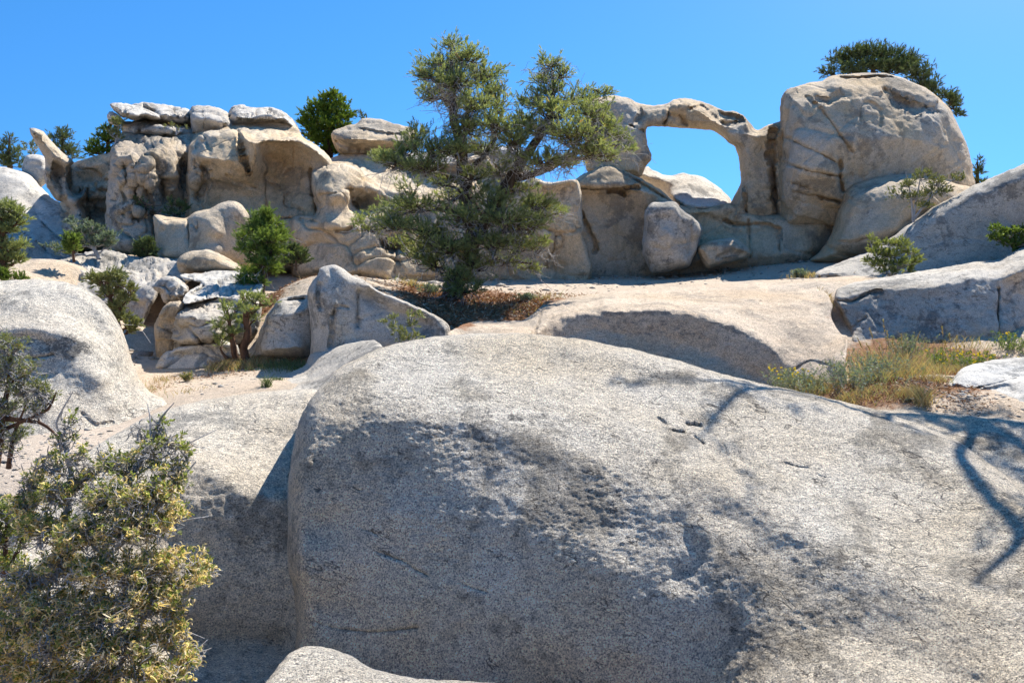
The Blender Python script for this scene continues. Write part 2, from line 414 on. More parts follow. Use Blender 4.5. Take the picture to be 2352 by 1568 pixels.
M_tower = rock_mat("boulder_granite", TAN1, (.56, .475, .37), lichen=.5, lscale=.8, stain=.4, grain=38, gamt=.35, bump=.12, mid=5, streak=.25, seed=4, cracks=.25, crackscale=.25)
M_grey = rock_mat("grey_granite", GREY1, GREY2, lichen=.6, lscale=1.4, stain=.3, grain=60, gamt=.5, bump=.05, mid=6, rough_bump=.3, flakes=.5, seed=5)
M_pale = rock_mat("pale_granite", (.53, .475, .40), (.63, .585, .515), lichen=.5, lscale=1.5, stain=.12, grain=60, gamt=.5, bump=.045, mid=6, rough_bump=.35, seed=6)
M_dome = rock_mat("coarse_granite", (.90, .745, .55), (.95, .85, .715), lichen=.4, lcol=(.085, .085, .085), lscale=1.3, stain=.5, scol=(.46, .34, .19), grain=85, gamt=1.0, bump=.075, mid=9, rough_bump=1.1, flakes=.8, seed=7)
M_left = rock_mat("coarse_granite_warm", (.80, .68, .53), (.87, .78, .65), lichen=.45, lscale=1.1, stain=.3, scol=(.36, .27, .16), grain=80, gamt=.9, bump=.055, mid=9, rough_bump=.9, flakes=.6, seed=8)
M_ledge = rock_mat("ledge_granite", (.55, .415, .285), (.63, .51, .385), lichen=.38, lcol=(.20, .185, .165), lscale=1.2, stain=.3, scol=(.50, .34, .2), grain=60, gamt=.7, bump=.06, mid=6, rough_bump=.4, seed=9, patch=True)

# ---------------------------------------------------------------- the ground sheet
def mask_uv(V, ells):
    """soft ellipses lying on the ground, given by ground points (x, y, rx, ry)"""
    f = np.zeros(len(V))
    for (x, y, rx, ry, w) in ells:
        d = np.sqrt(((V[:, 0]-x)/rx)**2+((V[:, 1]-y)/ry)**2)
        f = np.maximum(f, w*np.clip(1.45-d, 0, 1))
    return f
def gp(u, v, Y): return P(u, v, Y)
TC = [  # (u, v, Y) seen ground
 (560, 835, 12), (700, 865, 10.6), (400, 872, 10.8), (335, 905, 9.8), (230, 975, 8.6), (60, 1000, 7.9), (620, 905, 8.9), (480, 900, 9.2),
 (0, 1130, 6.2), (150, 1090, 6.4), (-250, 1100, 6.6), (60, 640, 14), (170, 608, 16), (0, 625, 15),
 (-200, 640, 15), (650, 652, 15.2), (700, 640, 16.5), (850, 640, 19), (960, 645, 19.5), (1150, 640, 20.5), (1300, 628, 22), (1500, 628, 22), (1640, 612, 22.5),
 (1850, 590, 22), (1060, 692, 16), (1000, 745, 13), (1250, 690, 15.6), (1600, 655, 18), (1850, 640, 17.5), (1900, 652, 15.5),
 (1950, 885, 9.6), (2100, 925, 8.2), (2300, 905, 8.6), (2150, 860, 10.6), (1850, 885, 10.1), (2034, 808, 12.9), (2200, 795, 12.9), (2330, 780, 12.9), (2100, 642, 16.1), (2300, 614, 16.2)]
TCX = [(-2.1, 5.9, -4.2), (-1.7, 5.2, -4.3), (-1.2, 6.0, -4.2), (-6.6, 17.6, -1.7), (-8, 15.8, -1.9), (-6.4, 15.4, -2.1), (-5, 16, -1.9), (-5.5, 14, -2.3), (-8.6, 19, -1.4), (-4.2, 17.8, -1.6), (2.6, 13.2, -2.3), (4.6, 12.8, -2.3), (1.2, 12.2, -2.4), (3, 11, -2.6), (0.3, 11.8, -2.2), (5.5, 11.5, -2.3), (-5, 2, -2.9), (0, 0, -1.75), (0, 2, -2.1), (0, 3.2, -3.0), (-3, -1, -1.9), (3.5, 0, -1.7), (4, 2.4, -2.2), (0, 4.6, -3.6), (7, 3.5, -2.9), (11, 5, -2.4), (12, 9, -2.2), (-10, 8, -2.4), (-16, 16, -1.5), (18, 16, -1.4), (-8, 26, -1.2), (4, 28, -1.6), (14, 27, -1.2), (-18, 30, -1.4), (24, 30, -1.5),
 (0, 45, -3), (-30, 45, -3), (30, 45, -3), (0, -10, -.9), (-14, -6, -1.4), (14, -6, -1.0), (-12, 2, -2.6), (-3.6, 4.6, -2.75), (-1.6, 4.6, -3.6), (-1.2, 3.4, -3.5), (-2.4, 2.6, -3.2), (0, 8, -3), (2.5, 8.5, -2.9)]  # unseen ground behind the eye slopes up, shaped to bounce sunlight onto the dome
tp = np.concatenate([np.array([P(*t) for t in TC]), np.array([(a, b, c+EYE[2]) for a, b, c in TCX])])
def _U(r2): return np.where(r2 > 1e-9, r2*np.log(r2+1e-12), 0)
_n = len(tp); _K = _U(((tp[:, None, :2]-tp[None, :, :2])**2).sum(2))+np.eye(_n)*.6
_A = np.zeros((_n+3, _n+3)); _A[:_n, :_n] = _K; _A[:_n, _n:] = np.c_[np.ones(_n), tp[:, :2]]; _A[_n:, :_n] = _A[:_n, _n:].T
_w = np.linalg.solve(_A, np.r_[tp[:, 2], 0, 0, 0])
def ground_z(xy):
    xy = np.atleast_2d(np.asarray(xy, float)); z = np.empty(len(xy))
    for s in range(0, len(xy), 20000):
        q = xy[s:s+20000]; z[s:s+20000] = _U(((q[:, None]-tp[None, :, :2])**2).sum(2))@_w[:_n]+_w[_n]+q@_w[_n+1:]
    r = np.maximum(np.abs(xy[:, 0])/34, np.abs(xy[:, 1]-15)/36)
    f = np.clip((r-1)/.5+.5, 0, 1); far = EYE[2]-3.2-np.clip(r-1, 0, 30)*.35
    z = z*(1-f)+far*f
    p3 = np.c_[xy, np.zeros(len(xy))]
    return z+.05*fbm(p3*.8, 4)+.012*fbm(p3*4, 3)
def grade(a, b, near, far_a, far_b, n, m):
    c = np.linspace(a, b, n); s = near
    lo = a-np.geomspace(s, far_a, m)[::-1]; hi = b+np.geomspace(s, far_b, m)
    return np.concatenate([lo, c, hi])
gxs = grade(-17, 18, .1, 800, 800, 430, 46); gys = grade(-1, 26, .1, 400, 1400, 360, 46)
GX, GY = np.meshgrid(gxs, gys); XY = np.stack([GX.ravel(), GY.ravel()], 1)
GV = np.c_[XY, ground_z(XY)]
nyg, nxg = GX.shape
jj, kk = np.meshgrid(np.arange(nyg-1), np.arange(nxg-1), indexing='ij'); jj = jj.ravel(); kk = kk.ravel()
gq = np.stack([jj*nxg+kk, jj*nxg+kk+1, (jj+1)*nxg+kk+1, (jj+1)*nxg+kk], 1)
def E(u, v, Y, ru, ry, w=1.0):
    p = P(u, v, Y); return (p[0], p[1], ru*PX(Y), ry, w)
LIT = [E(2120, 815, 12.2, 190, 1.3, 1.0), E(1075, 690, 15.8, 170, 2.0), E(1180, 700, 15.2, 120, 1.6), E(1000, 735, 13.4, 90, 1.3, .95), E(1060, 700, 14.6, 120, 1.6), E(1040, 760, 12, 60, .8, .8), E(600, 668, 14.8, 55, .6, .9), E(560, 832, 12, 75, .45, .9),
       E(660, 838, 11.6, 60, .4, .7), E(2050, 880, 9.2, 200, 1.0, .9), E(1900, 890, 9.1, 110, .7, .7), E(2250, 830, 10.2, 110, .6, .8), E(1930, 628, 17.3, 40, .5, .7), E(700, 600, 17.6, 60, 1.2, .7)]
SAND = [E(60, 1050, 7, 260, 2.2), E(-60, 1150, 6, 300, 2.5), E(500, 880, 10, 200, 1.6, .5), E(1250, 650, 18, 500, 2.5, .6), E(1650, 625, 20.5, 420, 2.2, .7), E(300, 810, 12, 40, 1, 1.0)]
gatt = {'litter': mask_uv(GV, LIT), 'sand': mask_uv(GV, SAND)}
ground = mesh_obj("ground", GV, gq.ravel(), np.full(len(gq), 4), M_ledge, attrs=gatt, origin=(0, 15, 0))
tag(ground, "pale granite ledge and sandy ground running between the boulders", None, None, 'structure')
def lit_att(V): return {'litter': mask_uv(V, LIT), 'sand': mask_uv(V, SAND)}
def on_ground(u, v, Y0, iters=30):
    """walk a pixel's ray until it meets the ground sheet"""
    Ys = np.linspace(2.5, 40, 900); p = P(u+0*Ys, v+0*Ys, Ys); d = p[:, 2]-ground_z(p[:, :2])
    s = np.where((d[:-1] > 0) & (d[1:] <= 0))[0]
    if len(s) == 0: return P(u, v, Y0)
    k = s[np.argmin(np.abs(Ys[s]-Y0))]
    return P(u, v, Ys[k])

# ---------------------------------------------------------------- far left rocks
rock("rock_slab", "smooth pale slab sloping in full sun at the far left edge", [(-120, 370, 26), (-40, 376, 26), (30, 388, 26), (75, 405, 26), (100, 436, 26), (122, 457, 25.6), (151, 472, 25), (160, 502, 24), (165, 545, 23), (165, 620, 22.5), (60, 640, 22), (-120, 660, 22)],
     25, M_pale, fac=0.05, ffreq=0.8, fac2=0, T=1.2, R=26, Tb=3, Rb=70, lines=[[(-60, 470, 23.4), (20, 455, 23.6), (80, 480, 24)], [(-60, 560, 20.6), (40, 560, 20.8), (110, 560, 21.8), (150, 590, 22)]],
     grooves=[([(80, 492), (110, 525), (150, 560)], 2.5, .18), ([(40, 530), (75, 552), (105, 575)], 2.5, .18)], amp=.1, seed=1)
rock("boulder", "small rounded grey boulder behind the leaning horn rock", z1([(165, 500), (180, 470), (240, 458), (300, 470), (320, 500), (340, 620), (260, 700), (170, 640), (150, 560)]), 26.5, M_pale, fac=0.05, ffreq=0.8, fac2=0, T=.6, R=16, Tb=1, seed=2)
rock("leaning_rock", "tilted horn shaped rock rising against the sky at far left", z1([(205, 280), (240, 277), (270, 290), (300, 305), (340, 350), (420, 432), (512, 516), (478, 560), (466, 620), (476, 690), (503, 730), (548, 733), (597, 690), (592, 760), (560, 800), (600, 900), (600, 1060), (480, 1080), (430, 960), (500, 860), (440, 790), (395, 785), (345, 715), (305, 650), (298, 600), (312, 540), (298, 470), (255, 400), (215, 330)]),
     22.6, M_cliff2, fac=0.12, ffreq=1.1, crk=1.0, T=.8, R=20, Tb=1.1, lines=[z1([(400, 560, 22.3), (440, 640, 22.5), (470, 780, 21.6), (520, 960, 21.2)])], grooves=[(z1([(390, 550), (400, 640), (440, 760)]), 7, .3)], amp=.12, freq=1.4, seed=3)
rock("rock_wall", "low shaded grey rock wall between the horn rock and the pitted cliff", z1([(440, 540), (505, 520), (560, 503), (650, 480), (740, 458), (800, 462), (820, 700), (800, 1150), (430, 1130), (400, 900)]),
     24.2, M_cliff, fac=0.15, ffreq=0.85, crk=1.1, T=.7, R=22, Tb=2.5, lines=[z1([(560, 640, 23.8), (700, 620, 23.8)]), z1([(560, 720, 22.5), (680, 660, 22.6), (760, 640, 22.8)]), z1([(540, 800, 23), (760, 760, 23)]), z1([(540, 1000, 22.6), (760, 980, 22.8)])],
     grooves=[(z1([(560, 745), (640, 680), (760, 640)]), 6, .4)], amp=.2, freq=.8, seed=4)

# ---------------------------------------------------------------- left cliff block with layered caps
rock("cliff", "pitted grey cliff with sunlit top below the layered cap slabs", z1([(742, 880), (748, 760), (752, 640), (772, 480), (785, 420), (812, 370), (825, 335), (870, 306), (960, 308), (1060, 328), (1130, 345), (1200, 330), (1320, 322), (1400, 340), (1420, 500), (1420, 900), (1300, 1000), (1110, 1190), (940, 1150), (790, 1130), (750, 980)]),
     (lambda u, v: 21.6+np.clip((352-v)/45, 0, 1)*2.3), M_cliff2, fac=0.12, ffreq=1.1, crk=1.0, T=.5, R=14, Tb=3.5, Rb=80,
     lines=[z1([(840, 345, 23.0), (960, 325, 23.4), (1100, 345, 23.4), (1300, 345, 23.4)]), z1([(780, 455, 20.6), (860, 490, 20.2), (990, 515, 20.0), (1040, 470, 20.4), (1075, 400, 20.7), (1180, 380, 21.0), (1210, 400, 21.3), (1280, 440, 21.5)]),
            z1([(775, 640, 20.5), (860, 640, 20.0), (940, 640, 20.2), (1010, 640, 20.0), (1060, 650, 20.3)]), z1([(1080, 440, 20.5), (1070, 600, 20.6), (1090, 820, 20.6)]), z1([(1190, 500, 20.9), (1180, 650, 20.6), (1190, 740, 20.5)]), z1([(1100, 620, 21.5), (1130, 720, 21.6), (1120, 800, 21.2)]),
            z1([(1240, 520, 22.2), (1250, 700, 22.2), (1260, 850, 21.6)]), z1([(770, 860, 20.3), (900, 850, 20.1), (1030, 860, 20.3)]), z1([(800, 1080, 19.9), (930, 1100, 19.8), (1050, 1110, 19.8)])],
     grooves=[(z1([(860, 520), (880, 640), (850, 700), (870, 780)]), 6, .22), (z1([(940, 540), (960, 640), (930, 760), (1000, 840), (960, 900)]), 6, .25), (z1([(1020, 560), (1000, 700), (1040, 800)]), 5, .3), (z1([(870, 380), (960, 400), (1010, 410)]), 3, .2), (z1([(1050, 880), (1070, 1000), (1085, 1100)]), 5, .3),
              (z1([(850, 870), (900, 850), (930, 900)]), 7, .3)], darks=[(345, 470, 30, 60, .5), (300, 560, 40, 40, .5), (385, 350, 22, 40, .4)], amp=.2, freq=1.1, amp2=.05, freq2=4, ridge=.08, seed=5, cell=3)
rock("cap_slab", "tilted leftmost cap slab jutting over the pitted cliff", z1([(748, 113), (800, 105), (880, 110), (960, 128), (1040, 163), (1098, 193), (1113, 222), (1060, 228), (1000, 212), (940, 233), (880, 212), (830, 200), (790, 165)]), 23.6, M_cap, fac=0.13, ffreq=1.0, crk=1.0, T=.7, R=14, Tb=1.3, amp=.09, freq=1.6, amp2=.04, cell=2.5, seed=6,
     lines=[z1([(800, 130, 22.7), (900, 135, 22.9), (1060, 200, 22.8)]), z1([(820, 180, 22.3), (900, 190, 22.2), (1040, 215, 22.5)])], grooves=[(z1([(940, 222), (1000, 205), (1070, 222)]), 4, .4)], group=None)
rock("cap_slab", "long flat cap slab behind the tilted one on the skyline", z1([(900, 118), (960, 103), (1000, 102), (1090, 115), (1180, 125), (1260, 140), (1318, 160), (1345, 220), (1320, 275), (1180, 275), (1060, 260), (980, 240), (930, 200)]), 25.0, M_cap, fac=0.13, ffreq=1.0, crk=1.0, T=.8, R=18, Tb=1.5, amp=.09, freq=1.4, amp2=.04, cell=3, seed=7, grooves=[(z1([(985, 105), (990, 130), (1060, 165)]), 3, .3)],
     lines=[z1([(1020, 115, 24.6), (1160, 140, 24.6), (1300, 175, 24.6)]), z1([(1100, 190, 23.2), (1280, 200, 23.2)])])
rock("boulder", "small block wedged under the tilted leftmost cap slab", z1([(738, 190), (770, 165), (820, 195), (850, 230), (820, 270), (750, 245)]), 23.6, M_cap, fac=0.13, ffreq=1.0, crk=1.0, T=.5, R=12, Tb=.8, amp=.06, cell=2.5, seed=8)
rock("cap_slab", "middle cap slab lying below the two skyline slabs", z1([(850, 240), (960, 224), (1100, 228), (1230, 240), (1310, 275), (1370, 300), (1350, 360), (1180, 370), (1060, 360), (900, 345), (840, 310)]), 24.4, M_cap, fac=0.13, ffreq=1.0, crk=1.0, T=.8, R=16, Tb=1.5, amp=.09, freq=1.5, amp2=.04, cell=3, seed=9,
     lines=[z1([(900, 250, 23.7), (1100, 245, 23.9), (1260, 270, 23.9)]), z1([(930, 290, 22.8), (1100, 290, 22.7), (1250, 305, 22.9)])])
rock("boulder", "knobbly upright block between the skyline cap slabs", z1([(1320, 130), (1400, 121), (1490, 138), (1560, 175), (1592, 225), (1615, 268), (1620, 320), (1500, 340), (1400, 340), (1320, 320), (1306, 240), (1300, 180)]), 24.1, M_cap, fac=0.13, ffreq=1.0, crk=1.0, T=.8, R=18, Tb=1.4, amp=.12, freq=1.5, amp2=.04, cell=3, seed=10,
     lines=[z1([(1350, 140, 23.6), (1450, 155, 23.6), (1540, 190, 23.5)]), z1([(1340, 220, 22.6), (1440, 220, 22.5), (1560, 240, 22.8)])])
rock("cap_slab", "thick right cap slab crowning the alcove cliff", z1([(1555, 205), (1592, 140), (1640, 127), (1700, 128), (1780, 138), (1860, 134), (1950, 165), (2010, 215), (2045, 272), (2060, 320), (1900, 320), (1760, 320), (1680, 320), (1580, 310), (1550, 262)]), 24.7, M_cap, fac=0.13, ffreq=1.0, crk=1.0, T=.6, R=15, Tb=1.8, amp=.10, freq=1.3, amp2=.04, cell=3, seed=11,
     lines=[z1([(1620, 150, 24.2), (1800, 155, 24.3), (1940, 190, 24.2)]), z1([(1640, 208, 22.7), (1740, 212, 22.5), (1860, 200, 22.6), (1960, 215, 22.8), (2030, 262, 23.1)]), z1([(1640, 236, 23.7), (1850, 236, 23.7), (1960, 252, 23.8)])])
rock("cliff", "tan cliff with deep shaded alcove under a sunlit overhang", z1([(1290, 520), (1300, 400), (1330, 330), (1345, 285), (1480, 262), (1600, 262), (1760, 240), (1900, 235), (2000, 255), (2060, 290), (2098, 348), (2180, 400), (2240, 450), (2275, 492), (2300, 560), (2400, 700), (2400, 1290), (2000, 1290), (1500, 1230), (1330, 1120), (1270, 900), (1290, 760), (1275, 640)]),
     (lambda u, v: 21.6+np.clip((340-v)/40, 0, 1)*2.2), M_cliff, fac=0.09, ffreq=0.6, crk=.5, T=.45, R=12, Tb=3.5, Rb=80,
     lines=[z1([(1700, 262, 23.6), (1900, 262, 23.8), (2040, 300, 23.6)]), z1([(1645, 300, 20.7), (1700, 345, 20.1), (1750, 368, 19.8), (1830, 372, 19.7), (1950, 366, 19.9), (2050, 376, 20.2), (2140, 425, 20.5), (2220, 485, 20.8)]),
            z1([(1640, 320, 20.7), (1655, 420, 20.4), (1690, 540, 20.3), (1715, 590, 20.4)]), z1([(1770, 395, 19.9), (1780, 500, 20.1), (1765, 585, 20.4)]),
            z1([(1835, 388, 21.6), (1950, 384, 21.7), (2060, 396, 21.8), (2140, 448, 21.7), (2190, 505, 21.6)]), z1([(1830, 470, 21.8), (1900, 520, 22.0), (2000, 540, 22.0), (2120, 560, 21.8)]), z1([(1825, 600, 21.8), (1900, 680, 21.8), (2050, 680, 21.7), (2130, 700, 21.3)]),
            z1([(1380, 340, 21.0), (1500, 312, 21.0), (1600, 300, 21.1)]), z1([(1330, 460, 20.5), (1430, 480, 20.2), (1560, 500, 20.1), (1640, 500, 20.2)]), z1([(1560, 600, 20.3), (1640, 640, 20.6), (1720, 640, 20.8), (1820, 640, 21.4)]),
            z1([(1310, 640, 20.6), (1420, 640, 20.7), (1520, 680, 21.0), (1700, 760, 21.2)]), z1([(1340, 800, 20.9), (1500, 800, 21.1), (1900, 820, 21.1), (2150, 820, 21.0)]), z1([(1600, 1150, 20.3), (1900, 1180, 20.2), (2200, 1180, 20.1)])],
     grooves=[(z1([(1590, 275), (1640, 300), (1650, 330)]), 4, .4), (z1([(1345, 290), (1420, 345), (1440, 420)]), 3, .2), (z1([(2140, 560), (2150, 700), (2190, 900)]), 4, .3), (z1([(2000, 740), (1970, 800), (2060, 840)]), 6, .15), (z1([(1640, 300), (1655, 400), (1690, 520), (1720, 600)]), 3, .35), (z1([(1560, 605), (1640, 660), (1760, 690)]), 3, .12), (z1([(1820, 600), (1835, 760), (1850, 900)]), 2.5, .15), (z1([(1900, 905), (2050, 905), (2200, 920)]), 3, .2), (z1([(1400, 560), (1420, 640), (1360, 760)]), 9, .4), (z1([(1400, 330), (1430, 400)]), 5, .2),
              (z1([(1380, 380), (1340, 480), (1400, 560)]), 8, .25)], darks=[(480, 400, 30, 60, .4), (560, 290, 40, 20, .5)], amp=.13, freq=.9, amp2=.03, seed=12, cell=3, N=90)
rock("boulder", "big two humped smooth boulder in front of the tan cliff", z1([(1050, 890), (1065, 872), (1110, 875), (1180, 890), (1285, 896), (1320, 875), (1360, 850), (1440, 835), (1520, 800), (1575, 782), (1620, 783), (1665, 815), (1700, 870), (1740, 965), (1745, 1060), (1760, 1250), (1080, 1260), (1085, 1180), (1078, 1080), (1062, 980)]),
     18.6, M_tower, fac=0.09, ffreq=0.5, fac2=.12, T=.6, R=22, Tb=2.2, Rb=50, lines=[z1([(1100, 960, 17.9), (1250, 980, 18.0)]), z1([(1100, 1150, 17.6), (1300, 1150, 17.6), (1500, 1130, 17.4)]), z1([(1380, 900, 17.8), (1450, 950, 17.5), (1500, 1000, 17.4)]), z1([(1600, 850, 18), (1650, 950, 18.1), (1680, 1080, 18.1)])],
     grooves=[(z1([(1290, 900), (1300, 980), (1310, 1090)]), 4, .25), (z1([(1310, 920), (1370, 990), (1370, 920)]), 5, .12)], amp=.12, seed=13, cell=3)

# ---------------------------------------------------------------- middle cliff behind the tree
rock("cliff", "weathered tan cliff with potholes behind the big pine", z2([(80, 590), (95, 555), (150, 515), (230, 508), (300, 500), (420, 465), (520, 462), (640, 470), (760, 500), (900, 520), (1100, 520), (1210, 460), (1290, 465), (1340, 560), (1450, 640), (1545, 655), (1600, 620), (1700, 655), (1860, 635), (1930, 660), (1950, 1000), (1950, 1380), (600, 1380), (0, 1330), (-60, 1240), (-60, 900), (100, 880), (120, 800), (80, 700)]),
     (lambda u, v: 20.8+np.clip((400-v)/40, 0, 1)*2.4), M_cliff, fac=0.11, ffreq=0.75, crk=.7, T=.45, R=12, Tb=3.0, Rb=70,
     lines=[z2([(250, 518, 22.2), (420, 490, 23.0), (600, 500, 23.2), (900, 540, 23.2), (1200, 560, 23), (1450, 650, 22.6)]), z2([(150, 545, 20.1), (230, 530, 20.2), (320, 560, 20.3), (400, 640, 20.4), (470, 700, 20.4), (580, 720, 20.6), (700, 730, 20.8), (900, 740, 20.8), (1200, 700, 20.8), (1450, 700, 20.8), (1600, 740, 20.6), (1750, 720, 20.8), (1850, 670, 21)]),
            z2([(130, 700, 19.9), (250, 740, 19.5), (330, 760, 19.7)]), z2([(160, 940, 19.4), (280, 960, 19.3), (330, 960, 19.5)]), z2([(380, 780, 21.2), (440, 820, 21.4), (500, 800, 21.3)]), z2([(420, 900, 19.9), (520, 920, 19.9)]),
            z2([(20, 1010, 19.9), (200, 1010, 19.7), (400, 1010, 19.6), (700, 1000, 19.8), (1000, 1000, 20), (1500, 1000, 20.2), (1700, 1000, 20.4)]), z2([(20, 1260, 19.5), (400, 1300, 19.0), (800, 1320, 19.2), (1300, 1300, 20), (1800, 1260, 20.8)])],
     grooves=[(z2([(980, 540), (1000, 700), (960, 900), (990, 1100)]), 3, .25), (z2([(1330, 560), (1350, 760), (1320, 1000)]), 4, .3), (z2([(700, 740), (760, 880), (740, 1020)]), 3, .2), (z2([(1560, 660), (1600, 800), (1560, 980), (1700, 1060)]), 3, .25), (z2([(250, 988), (320, 990), (350, 970)]), 3, .25), (z2([(350, 700), (360, 780), (400, 830), (450, 850)]), 4, .3), (z2([(580, 1060), (600, 1100), (640, 1120), (690, 1110)]), 9, .7), (z2([(620, 1060), (680, 1060)]), 14, .8), (z2([(0, 905), (60, 915), (120, 930)]), 3, .2),
              (z2([(660, 1160), (640, 1240), (660, 1300)]), 7, .18), (z2([(1760, 1030), (1750, 1100), (1690, 1230)]), 4, .25)], darks=[(905, 590, 14, 45, .7), (775, 430, 18, 30, .6), (1280, 560, 30, 60, .5)], amp=.15, freq=.9, amp2=.03, seed=14, cell=3, N=90)
rock("boulder", "flat topped cracked boulder perched on the ridge left of the big pine", z2([(215, 325), (228, 300), (258, 285), (330, 262), (385, 248), (430, 214), (500, 212), (560, 222), (640, 245), (740, 272), (790, 300), (790, 380), (740, 425), (620, 470), (480, 480), (400, 480), (330, 475), (270, 455), (235, 400)]), 24.5, M_tower, fac=0.09, ffreq=0.5, fac2=.12, T=1.0, R=22, Tb=1.8, amp=.08, freq=1.1, amp2=.04, cell=3, seed=15,
     grooves=[(z2([(250, 300), (380, 280), (480, 295), (600, 318), (720, 325)]), 3, .25), (z2([(255, 370), (330, 410), (420, 430)]), 5, .4)], lines=[z2([(420, 235, 24.2), (560, 245, 24.2), (700, 280, 24.2)]), z2([(300, 350, 22.6), (500, 360, 22.4), (700, 370, 22.6)])])
rock("rock_slab", "low sunlit ledge rocks under the perched flat boulder", z2([(120, 520), (200, 490), (280, 460), (400, 430), (500, 425), (620, 440), (800, 450), (1000, 440), (1240, 410), (1400, 405), (1500, 420), (1560, 520), (1500, 640), (300, 640)]), 24.2, M_pale, fac=0.05, ffreq=0.8, fac2=0, T=.5, R=14, Tb=2, amp=.2, freq=1.2, amp2=.05, cell=4, seed=16, lines=[z2([(400, 560, 22.9), (800, 580, 22.9), (1300, 560, 23.2)])])

# ---------------------------------------------------------------- the arch, its slab and foot walls
rock("rock_arch", "natural stone arch with a wide window of sky", z3([(180, 330), (200, 300), (270, 292), (330, 288), (400, 303), (440, 326), (520, 340), (595, 325), (615, 308), (660, 302), (720, 310), (800, 335), (870, 366), (905, 362), (960, 382), (980, 408), (1000, 430), (1030, 455), (1080, 432), (1150, 415), (1200, 440), (1200, 1000), (1130, 985), (1060, 975), (1000, 985), (900, 965), (862, 905),
      (885, 850), (905, 805), (925, 770), (948, 718), (946, 660), (940, 610), (924, 548), (885, 522), (850, 492), (810, 464), (760, 458), (700, 453), (600, 446), (485, 443), (478, 480), (484, 530), (505, 585), (500, 610), (470, 650), (450, 690), (380, 700), (300, 690), (180, 660)]),
     (lambda u, v: 22.6+np.clip((262-v)/20, 0, 1)*.8), M_tower, fac=0.09, ffreq=0.5, fac2=.12, T=.75, R=20, Tb=1.15, Rb=26, blur=1, lines=[z3([(640, 318, 23.2), (740, 330, 23.1), (860, 380, 23.0), (950, 396, 22.9)]), z3([(610, 340, 21.9), (700, 335, 21.9), (760, 360, 21.8), (860, 418, 21.7), (980, 412, 21.9)]), z3([(870, 450, 21.8), (950, 480, 21.6), (1060, 480, 21.6), (1100, 470, 21.7)]), z3([(980, 560, 21.7), (1000, 700, 21.7), (1020, 850, 21.5)]), z3([(620, 400, 22.4), (660, 430, 22.3)]),
            z3([(950, 740, 21.5), (930, 840, 21.3), (920, 900, 21.2)])],
     grooves=[(z3([(598, 340), (580, 400), (560, 440)]), 4, .35), (z3([(640, 380), (680, 440)]), 4, .25), (z3([(700, 350), (760, 345), (820, 390), (870, 425), (960, 412)]), 3.5, .4), (z3([(400, 440), (440, 460), (480, 470)]), 3, .3), (z3([(1105, 460), (1100, 560), (1112, 700), (1128, 900)]), 5, .6), (z3([(440, 330), (455, 380), (430, 420)]), 5, .25),
              (z3([(962, 740), (970, 840), (976, 900)]), 3, .25)], darks=[(1420, 250, 26, 30, .5), (1600, 265, 40, 14, .4), (1690, 300, 40, 20, .4)], amp=.13, freq=1.3, amp2=.05, freq2=4.5, seed=17, cell=2.5, N=100)
rock("rock_slab", "bright sunlit slab tilting down through the arch window", z3([(290, 640), (340, 655), (440, 665), (470, 645), (487, 640), (520, 664), (570, 682), (620, 680), (660, 672), (700, 682), (760, 690), (810, 722), (850, 755), (885, 788), (900, 812), (930, 860), (860, 900), (660, 860), (600, 805), (540, 755), (440, 705), (350, 670)]), 24.6, M_pale, fac=0.05, ffreq=0.8, fac2=0, T=.25, R=8, Tb=1.2,
     lines=[z3([(340, 668, 21.2), (440, 712, 21.3), (540, 760, 21.3), (610, 810, 21.3), (680, 840, 21.3), (780, 850, 21.4), (880, 830, 21.6)]), z3([(420, 675, 22.6), (520, 695, 23.4), (640, 710, 23.6), (760, 730, 23.6), (830, 780, 23)])],
     grooves=[(z3([(600, 690), (650, 680), (700, 694)]), 3, .2), (z3([(740, 695), (780, 705), (800, 720)]), 3, .2)], amp=.08, freq=1.4, amp2=.03, seed=18, cell=2.5, edge=3)
rock("cliff", "tan foot wall under the left side of the arch", z3([(76, 770), (90, 740), (110, 715), (180, 670), (270, 640), (310, 636), (400, 672), (480, 715), (560, 765), (610, 812), (640, 860), (640, 1230), (300, 1230), (80, 1210), (92, 1100), (84, 900)]),
     21.7, M_tower, fac=0.09, ffreq=0.5, fac2=.12, T=.5, R=14, Tb=1.6, lines=[z3([(110, 750, 21.0), (250, 745, 20.7), (380, 745, 20.8), (520, 780, 20.9)]), z3([(120, 762, 21.3), (270, 765, 21.3), (400, 765, 21.3)]), z3([(130, 900, 21.1), (300, 900, 21.3), (400, 900, 21.2)]), z3([(120, 1150, 21.0), (400, 1140, 21.1)]), z3([(330, 880, 21.35), (380, 870, 21.4), (420, 900, 21.3)])],
     grooves=[(z3([(105, 752), (240, 752), (380, 748), (440, 740)]), 2.5, .3), (z3([(120, 780), (150, 880), (230, 1020), (220, 1060)]), 4, .25), (z3([(345, 655), (450, 715), (560, 790), (640, 835)]), 2.5, .3), (z3([(290, 755), (340, 758), (365, 775)]), 5, .35)], amp=.12, seed=19, cell=3)
